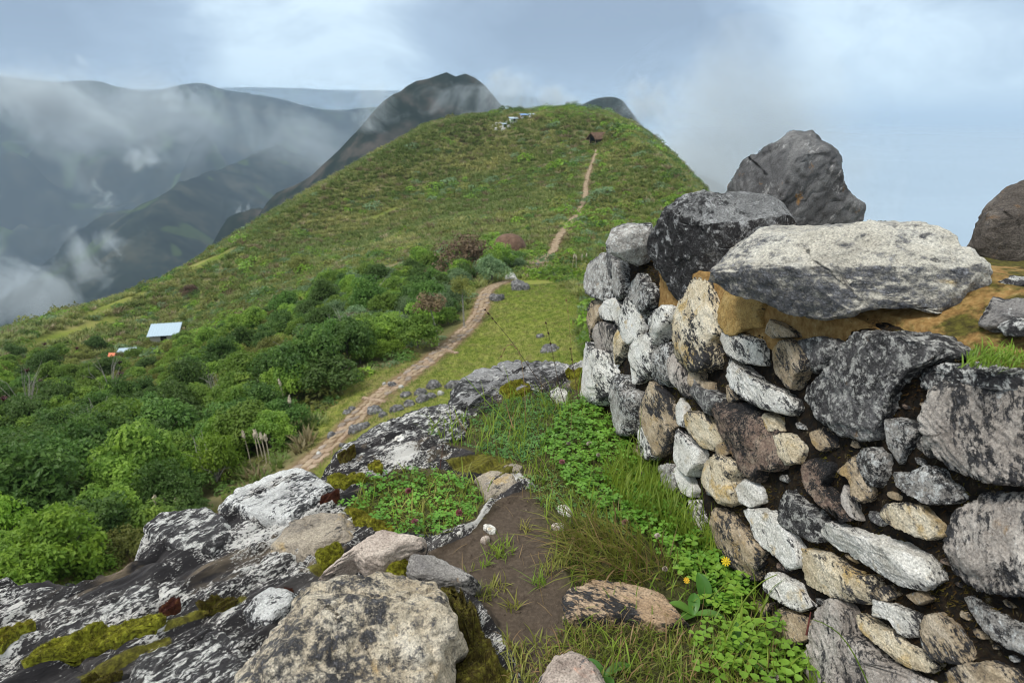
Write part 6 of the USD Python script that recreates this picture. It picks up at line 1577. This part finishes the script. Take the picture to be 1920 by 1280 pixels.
# ------------------------------------------------------------------ the stone path
plain_look('path_stone', [(0.3, (0.16, 0.11, 0.068)), (0.5, (0.28, 0.205, 0.132)), (0.7, (0.39, 0.31, 0.215))], scale=2.2, detail=8, bump=0.01)
plain_look('path_stone_pale', [(0.3, (0.21, 0.145, 0.095)), (0.5, (0.32, 0.23, 0.16)), (0.7, (0.44, 0.35, 0.26))], scale=2.2, detail=8, bump=0.01)
plain_look('path_stone_grey', [(0.3, (0.14, 0.11, 0.09)), (0.5, (0.25, 0.20, 0.16)), (0.7, (0.36, 0.30, 0.25))], scale=2.2, detail=8, bump=0.01)
plain_look('lime_rock', [(0.32, (0.035, 0.034, 0.034)), (0.5, (0.105, 0.10, 0.10)), (0.62, (0.24, 0.235, 0.23)), (0.75, (0.42, 0.41, 0.39))], scale=6.5, detail=9, bump=0.03)
plain_look('pale_lime', [(0.3, (0.22, 0.21, 0.19)), (0.5, (0.42, 0.41, 0.38)), (0.7, (0.62, 0.61, 0.58))], scale=3.5, detail=9, bump=0.03)

def flag(c, u, n, w, l, rng, th=0.10):
    """One paving stone: an uneven polygon with a chamfered top."""
    k = 7
    a = np.linspace(0, 2 * np.pi, k, endpoint=False) + rng.uniform(-0.25, 0.25, k)
    rad = 1 / np.maximum(np.abs(np.cos(a)), np.abs(np.sin(a))) ** 0.95 * rng.uniform(0.88, 1.02, k)
    x, y = np.cos(a) * rad * l / 2, np.sin(a) * rad * w / 2
    s = np.cross(n, u)
    lo = c + x[:, None] * u + y[:, None] * s - n * th
    mid = c + x[:, None] * u + y[:, None] * s + n * 0.008
    hi = c + 0.93 * x[:, None] * u + 0.93 * y[:, None] * s + n * (0.030 + rng.uniform(-0.01, 0.012))
    v = np.vstack([lo, mid, hi, [hi.mean(0)]])
    f = []
    for i in range(k):
        j = (i + 1) % k
        f += [[i, j, k + j], [i, k + j, k + i], [k + i, k + j, 2 * k + j], [k + i, 2 * k + j, 2 * k + i], [2 * k + i, 2 * k + j, 3 * k]]
    return v, np.array(f)

def ground_normal(x, y, e=0.4):
    n = np.array([-(float(ground_z(x + e, y)) - float(ground_z(x - e, y))) / (2 * e), -(float(ground_z(x, y + e)) - float(ground_z(x, y - e))) / (2 * e), 1.0])
    return n / np.linalg.norm(n)

def build_path():
    rng = np.random.default_rng(8)
    path = UsdGeom.Xform.Define(stage, path_for('stone_path'))
    tag(path, kind='structure')
    flags = []
    for k in range(1, len(path_line) - 1):
        c, d = path_line[k], path_line[k + 1] - path_line[k - 1]
        u2 = np.array([d[0], d[1], 0]); u2 /= np.linalg.norm(u2)
        side = np.array([-u2[1], u2[0], 0])
        cols = 3
        width = 1.05 + 0.15 * math.sin(k * 0.7)
        off = (k % 2) * 0.12
        for j in range(cols):
            y = (j - (cols - 1) / 2) * width / cols + rng.uniform(-0.05, 0.05) + off * 0.5
            p = c + side * y + u2 * rng.uniform(-0.06, 0.06)
            n = ground_normal(p[0], p[1])
            p[2] = float(ground_z(p[0], p[1]))
            u = u2 - n * (u2 @ n); u /= np.linalg.norm(u)
            flags.append((project(p[None])[0], p, flag(p, u, n, width / cols * rng.uniform(0.98, 1.08), 0.45 * rng.uniform(0.97, 1.07), rng)))
    seen = [f for f in flags if f[0][0] > -30]
    seen.sort(key=lambda f: f[0][2])
    for i, (_, p, m) in enumerate(seen[:300]):
        mesh('paving_stone', m, ['path_stone', 'path_stone_pale', 'path_stone', 'path_stone_grey'][int(rng.integers(0, 4))], path, smooth=False)
    if len(seen) > 300:
        mesh('far_paving', join([m for *_, m in seen[300:]]), 'path_stone', path, smooth=False, kind='stuff')
    # the upper path: worn steps of earth and stone
    st = []
    for k in range(1, len(path2_line) - 1):
        c, d = path2_line[k], path2_line[k + 1] - path2_line[k - 1]
        u2 = np.array([d[0], d[1], 0]); u2 /= np.linalg.norm(u2) + 1e-9
        n = ground_normal(c[0], c[1])
        c = np.array([c[0], c[1], float(ground_z(c[0], c[1]))])
        u = u2 - n * (u2 @ n); u /= np.linalg.norm(u)
        st.append(flag(c + n * 0.12, u, n, 1.2, 1.5, rng, 0.3))
    mesh('upper_path', join(st), 'path_stone', smooth=False, kind='structure')
    kerbs = [((814, 652), (856, 663), 'low stone kerb across the path beside the thin pale tree'), ((684, 748), (720, 755), 'stone step across the path above the dark rocks')]
    for a, b, lab in kerbs:
        t = thing('path_step', lab, 'step')
        pts = on_ground(np.linspace(a, b, 8))
        for q in pts:
            m, rim = stone(q + np.array([[-0.16, -0.1, 0], [0.1, -0.12, 0], [0.17, 0.05, 0], [0.0, 0.13, 0], [-0.15, 0.08, 0]]), q, np.array([1.0, 0, 0]), np.array([0, 1.0, 0]), np.array([0, 0, 1.0]), 0.12, 0.1, int(abs(q[0]) * 100), res=(18, 10), facets=3)
            mesh('stone', m, 'path_stone_pale', t)
build_path()

def rocks_on_hill():
    data = [(705, 772, 15, 'large dark rock right beside the path steps'), (718, 780, 10, 'dark rock leaning on the large one beside the path'), (745, 770, 15, 'dark rock at the lower end of the rock row'), (768, 760, 13, 'dark rock second in the lower row'), (792, 752, 13, 'dark rock third in the lower row'), (806, 747, 12, 'dark rock at the upper end of the lower row'),
            (762, 742, 11, 'grey rock between the path and the rock row'), (788, 738, 13, 'dark rock in the upper row nearest the path'), (815, 727, 15, 'dark rock in the middle of the upper row'), (852, 724, 17, 'dark rock beside the layered slab'), (668, 808, 15, 'dark rock at the path edge over the ledge'), (684, 802, 12, 'dark rock behind the one at the path edge'),
            (642, 836, 7, 'small dark rock where the path meets the ledge'), (622, 818, 9, 'grey rock left of the broken path stones'), (650, 775, 8, 'grey rock left of the path'), (660, 768, 7, 'small grey rock uphill left of the path'), (735, 722, 8, 'small rock just right of the path'), (25, 1098, 42, 'big dark rock at the lower left edge'), (120, 1108, 16, 'dark rock beside the grass at the lower left'),
            (976, 542, 20, 'grey outcrop beyond the lawn'), (958, 523, 14, 'pale grey outcrop near the upper path bend'), (985, 516, 12, 'flat grey outcrop above the lawn'), (1032, 656, 22, 'flat grey outcrop in the lawn left of the wall'), (1014, 632, 8, 'small grey rock in the lawn'), (932, 562, 16, 'dark rock bank right of the upper path'), (1008, 500, 10, 'rock under the wooden deck')]
    for k, (x, y, r, lab) in enumerate(data):
        b = spot((x, y))
        s = r / FOCAL * project(b[None])[0, 2]
        rng = np.random.default_rng(k)
        a = np.linspace(0, 2 * np.pi, 9)[:-1]
        e = s * rng.uniform(0.75, 1.15, 8)
        o = b + np.stack([np.cos(a) * e, np.sin(a) * e * 1.1, np.zeros(8)], 1)
        flat = 0.35 if 'flat' in lab else 0.75
        m, rim = stone(o, b, np.array([1.0, 0, 0]), np.array([0, 1.0, 0]), np.array([0, 0, 1.0]), s * flat, s * 0.5, 4000 + k, boxy=0.25, facets=9, rough=0.14, res=(60, 22), layer=0.08, profile=0.7)
        mesh('hill_rock', m, 'lime_rock' if 'pale' not in lab else 'pale_lime', attrs={'rim': rim}, label=lab, category='rock')
    for k, (x, y, r, lab) in enumerate([(827, 740, 7, 'white rock right of the dark rock row'), (752, 727, 5, 'small white rock beside the path'), (720, 721, 4, 'tiny white rock left of the path bend'), (598, 852, 5, 'small white stone left of the lower path')]):
        b = spot((x, y))
        s = r / FOCAL * project(b[None])[0, 2]
        a = np.linspace(0, 2 * np.pi, 9)[:-1]
        o = b + np.stack([np.cos(a) * s, np.sin(a) * s, np.zeros(8)], 1)
        m, rim = stone(o, b, np.array([1.0, 0, 0]), np.array([0, 1.0, 0]), np.array([0, 0, 1.0]), s * 1.3, s * 0.5, 4100 + k, facets=6, rough=0.1, res=(30, 16))
        mesh('white_rock', m, 'pale_lime', label=lab, category='rock')
rocks_on_hill()

# ------------------------------------------------------------------ houses and huts
M('metal_roof', {'p': ('principled_bsdf', {'base_color': (0.38, 0.48, 0.56), 'roughness': 0.5, 'metallic': 0.0, 'specular_ior_level': 0.5})}, [])
M('tarp_orange', {'p': ('principled_bsdf', {'base_color': (0.72, 0.20, 0.09), 'roughness': 0.6})}, [])
M('house_wall', {'p': ('principled_bsdf', {'base_color': (0.50, 0.46, 0.40), 'roughness': 0.9})}, [])
M('white_wall', {'p': ('principled_bsdf', {'base_color': (0.75, 0.75, 0.74), 'roughness': 0.9})}, [])
M('dark_opening', {'p': ('principled_bsdf', {'base_color': (0.02, 0.02, 0.02), 'roughness': 0.9})}, [])
M('blue_roof', {'p': ('principled_bsdf', {'base_color': (0.16, 0.30, 0.55), 'roughness': 0.5})}, [])
plain_look('thatch', [(0.3, (0.07, 0.04, 0.028)), (0.5, (0.13, 0.078, 0.052)), (0.7, (0.20, 0.125, 0.09))], scale=1.6, detail=8, bump=0.03)
plain_look('wood', [(0.3, (0.16, 0.11, 0.07)), (0.6, (0.32, 0.24, 0.16))], scale=4, detail=6)

def shed(label, px, w, d, h, yaw, roof_look, wall_look='house_wall', pitch=0.25, ridge=False):
    b = spot(px)
    t = thing('shed', label, 'house', b, yaw)
    wv, wf = box(-w / 2, w / 2, -d / 2, d / 2, -1.2, h)
    wv[:, 2] += np.where((wv[:, 2] > 0) & (wv[:, 1] > 0), d * pitch, 0)
    mesh('wall', (wv, wf), wall_look, t, smooth=False)
    n = 25
    x = np.linspace(-w / 2 - 0.3, w / 2 + 0.3, n)
    wav = 0.03 * (np.arange(n) % 2)
    y0, y1 = -d / 2 - 0.35, d / 2 + 0.35
    zf = lambda y: h + 0.06 + (y + d / 2) * pitch
    top = [np.stack([x, np.full(n, y), zf(y) + wav], 1) for y in (y0, y1)]
    v = np.vstack(top + [q - [0, 0, 0.04] for q in top])
    f = np.vstack([grid_faces(2, n)[:, ::-1], grid_faces(2, n) + 2 * n])
    mesh('roof', (v, f), roof_look, t, smooth=False)
    mesh('door', box(-0.45, 0.45, -d / 2 - 0.03, -d / 2 + 0.02, -0.3, min(h, 1.9)), 'dark_opening', t, smooth=False)
shed('shed with a pale blue corrugated metal roof among the olive shrubs', (312, 638), 4.0, 3.0, 1.3, 0.25, 'metal_roof', pitch=0.28)
shed('small grey roofed shed left of the pale blue roof', (238, 664), 2.0, 1.2, 0.3, 0.2, 'metal_roof', pitch=0.2)
b = spot((212, 672))
tent = thing('orange_tarp', 'small orange tarpaulin shelter in front of the grey roof', 'tarpaulin', b)
mesh('sheet', (np.array([[-0.5, -0.5, 0.2], [0.5, -0.5, 0.2], [0.5, 0.0, 0.9], [-0.5, 0.0, 0.9], [0.5, 0.5, 0.3], [-0.5, 0.5, 0.3]]), np.array([[0, 1, 2], [0, 2, 3], [3, 2, 4], [3, 4, 5]])), 'tarp_orange', tent, smooth=False)
for sx in (-0.46, 0.46):
    mesh('pole', tube(np.array([[sx, 0, -0.2], [sx, 0, 0.88]]), 0.03, 5), 'wood', tent)

for px, k, sc in [((300, 656), 'olive_shrub', 1.5), ((325, 655), 'olive_shrub', 1.6), ((345, 645), 'thicket_tree', 1.4), ((275, 652), 'olive_shrub', 1.3), ((225, 668), 'olive_shrub', 1.0), ((250, 670), 'thicket_tree', 1.1), ((200, 676), 'olive_shrub', 0.9), ((160, 670), 'olive_shrub', 1.4), ((110, 672), 'thicket_tree', 1.5), ((60, 668), 'olive_shrub', 1.4), ((180, 655), 'dark_tree', 1.7), ((150, 660), 'olive_shrub', 1.3), ((30, 672), 'dark_tree', 1.4), ((85, 690), 'olive_shrub', 1.4), ((130, 690), 'olive_shrub', 1.5)]:
    put_plant(k, int(px[0]) % 4, spot(px) - [0, 0, 0.5], px[0] * 0.37, sc, PLAIN[k] + ' around the two sheds on the left slope', PLAIN[k] + 's around the sheds on the left slope')

for px, k, sc in [((130, 1036), 'thicket_tree', 1.15), ((190, 1020), 'dark_tree', 1.2), ((238, 1040), 'olive_shrub', 1.0), ((165, 1066), 'bright_shrub', 0.9), ((100, 1078), 'thicket_tree', 1.0), ((290, 1015), 'thicket_tree', 1.0), ((350, 985), 'dark_tree', 1.0)]:
    put_plant(k, int(px[0]) % 4, spot(px) - [0, 0, 0.4], px[0] * 0.37, sc, PLAIN[k] + ' just over the rim of the rock ledge', PLAIN[k] + 's just over the rim of the rock ledge')

def thatched_hut():
    b = spot((1120, 270))
    t = thing('thatched_hut', 'open hut with a brown thatched gable roof high on the ridge', 'hut', b, 0.6)
    for x in (-2.0, 2.0):
        for y in (-1.4, 1.4):
            mesh('post', tube(np.array([[x, y, -0.6], [x, y, 2.0]]), 0.10, 6), 'wood', t)
    mesh('back_wall', box(-1.95, 1.95, 1.2, 1.35, -0.5, 1.9), 'dark_opening', t, smooth=False)
    n = 9
    prof = [(-2.3, 1.5), (-1.2, 2.55), (0, 3.5), (1.2, 2.55), (2.3, 1.5)]
    xs = np.linspace(-2.9, 2.9, n)
    up = np.array([[[x, y, z + 0.06 * math.sin(x * 5 + y)] for y, z in prof] for x in xs])
    v = np.vstack([up.reshape(-1, 3), up.reshape(-1, 3) - [0, 0, 0.28]])
    f = np.vstack([grid_faces(n, 5), grid_faces(n, 5)[:, ::-1] + 5 * n])
    rim = list(range(0, 5)) + [5 * k + 4 for k in range(1, n)] + [5 * (n - 1) + k for k in (3, 2, 1, 0)] + [5 * k for k in range(n - 2, 0, -1)]
    sides = []
    for i in range(len(rim)):
        a, c = rim[i], rim[(i + 1) % len(rim)]
        sides += [[a, a + 5 * n, c + 5 * n], [a, c + 5 * n, c]]
    mesh('roof', (v, np.vstack([f, sides])), 'thatch', t, smooth=False)
thatched_hut()

def round_hut():
    b = spot((955, 474))
    t = thing('round_hut', 'round hut with a domed reddish brown thatch roof behind the bushes', 'hut', b + [0, 1.6, -0.9])
    s = np.linspace(0, 1, 10)
    prof = np.stack([2.3 * np.cos(s * np.pi / 2) ** 0.8, 1.0 + 2.1 * np.sin(s * np.pi / 2) ** 1.1], 1)
    a = np.linspace(0, 2 * np.pi, 33)
    v = np.array([[r * math.cos(q), r * math.sin(q), z] for r, z in prof for q in a])
    mesh('roof', (v, grid_faces(10, 33)[:, ::-1]), 'thatch', t)
    w = np.array([[1.8 * math.cos(q), 1.8 * math.sin(q), z] for z in (-0.8, 1.25) for q in a])
    mesh('wall', (w, grid_faces(2, 33)[:, ::-1]), 'house_wall', t)
round_hut()

b = spot((1010, 497))
deck = thing('wooden_deck', 'small wooden deck at the start of the upper path', 'deck', b, 0.25)
for k in range(6):
    mesh('plank', box(-1.3, 1.3, -0.9 + 0.30 * k, -0.9 + 0.30 * k + 0.27, 0.35, 0.42 + 0.004 * (k % 2)), 'wood', deck, smooth=False)
for x in (-1.1, 1.1):
    mesh('beam', box(x - 0.06, x + 0.06, -0.9, 0.85, -0.3, 0.345), 'wood', deck, smooth=False)

def ruins():
    rng = np.random.default_rng(12)
    pts = [(925, 238), (932, 235), (940, 240), (938, 232), (946, 236), (952, 231), (955, 238), (931, 244), (962, 232), (944, 244), (968, 229)]
    for k, (x, y) in enumerate(pts):
        b = spot((x, y))
        s = rng.uniform(0.5, 1.0)
        a = np.linspace(0, 2 * np.pi, 8)[:-1]
        o = b + np.stack([np.cos(a) * s * rng.uniform(0.7, 1.3, 7), np.sin(a) * s, np.zeros(7)], 1)
        m, rim = stone(o, b, np.array([1.0, 0, 0]), np.array([0, 1.0, 0]), np.array([0, 0, 1.0]), s * 0.9, 0.6, 4300 + k, res=(20, 12), facets=5, rough=0.1)
        mesh('pale_outcrop', m, 'pale_lime', label='pale rock in the cluster near the top of the hill', category='rock', group='pale rocks near the hilltop')
    for k, (x, y, w, d, h, roof, lab) in enumerate([(963, 230, 2.6, 2.0, 1.2, 'metal_roof', 'white walled shed near the top of the hill'), (983, 221, 2.4, 1.8, 0.8, 'blue_roof', 'low shed with a blue roof near the hilltop'), (998, 219, 1.8, 1.4, 0.6, 'metal_roof', 'small white shelter right of the blue roof'), (946, 238, 1.4, 1.2, 0.9, 'metal_roof', 'tiny white hut at the lower end of the pale rocks')]):
        shed(lab, (x, y), w, d, h, 0.3, roof, 'white_wall', pitch=0.2)
ruins()

# ------------------------------------------------------------------ drifting mist in the valley
def mist(px, depth, radii, density, scale, cover, seed):
    """A drifting wisp: dense in its middle, thinning to nothing well inside its mesh, broken up by noise."""
    c = at_depth([px], [depth])[0]
    name = f'mist_air_{seed:02d}'
    usdkit.material(stage, '/World/Looks/' + name, {
        'g': ('geometry', {}), 'off': ('vector_math', {'math_type': 'subtract', 'vector2': tuple(c)}), 'div': ('vector_math', {'math_type': 'divide', 'vector2': tuple(map(float, radii))}),
        'len': ('vector_math', {'math_type': 'length'}), 'fall': ('map_range', {'range_type': 'smoothstep', 'from_min': 0.15, 'from_max': 0.95, 'to_min': 0.5, 'to_max': -0.25, 'clamp': True}),
        'n': ('noise_texture', {'scale': scale, 'detail': 7.0, 'roughness': 0.62, 'distortion': 0.7}), 's': ('math', {'math_type': 'multiply_add', 'value2': 3.0}),
        'm': ('map_range', {'range_type': 'smoothstep', 'from_min': 2.10 - 0.4 * cover, 'from_max': 2.75 - 0.4 * cover, 'to_min': 0.0, 'to_max': density, 'clamp': True}),
        'v': ('principled_volume', {'color': (0.88, 0.96, 1.0), 'anisotropy': 0.0})},
        [('g.position', 'off.vector1'), ('off.vector', 'div.vector1'), ('div.vector', 'len.vector1'), ('len.value', 'fall.value'), ('g.position', 'n.vector'), ('n.fac', 's.value1'), ('fall.result', 's.value3'), ('s.value', 'm.value'), ('m.result', 'v.density')], volume='v.volume')
    mesh('mist', lump(c, radii, 900 + seed, n=3, amp=0.0), name, kind='stuff')
for k, a in enumerate([((40, 200), 2300, (460, 200, 190), 0.014, 0.005, 1.5), ((325, 185), 2600, (190, 100, 130), 0.018, 0.009, 0.9), ((272, 300), 1900, (110, 65, 75), 0.022, 0.010, 0.9), ((190, 370), 1700, (90, 60, 95), 0.026, 0.018, 0.7),
                       ((180, 480), 1500, (130, 80, 150), 0.020, 0.011, 0.9), ((20, 570), 1300, (230, 100, 150), 0.018, 0.009, 1.1), ((465, 402), 1500, (60, 45, 60), 0.03, 0.022, 0.8),
                       ((700, 195), 1050, (100, 60, 70), 0.02, 0.022, 0.9), ((955, 190), 1000, (150, 70, 65), 0.022, 0.018, 1.3), ((1215, 195), 1000, (75, 60, 60), 0.02, 0.022, 1.4), ((1050, 195), 1000, (60, 60, 50), 0.02, 0.020, 1.2), ((600, 270), 2300, (380, 130, 260), 0.003, 0.003, 1.5)]):
    mist(*a, k)
mist((1330, 335), 320, (60, 130, 70), 0.020, 0.010, 1.8, 20)
mist((250, 230), 3000, (1100, 300, 330), 0.003, 0.0016, 1.7, 21)
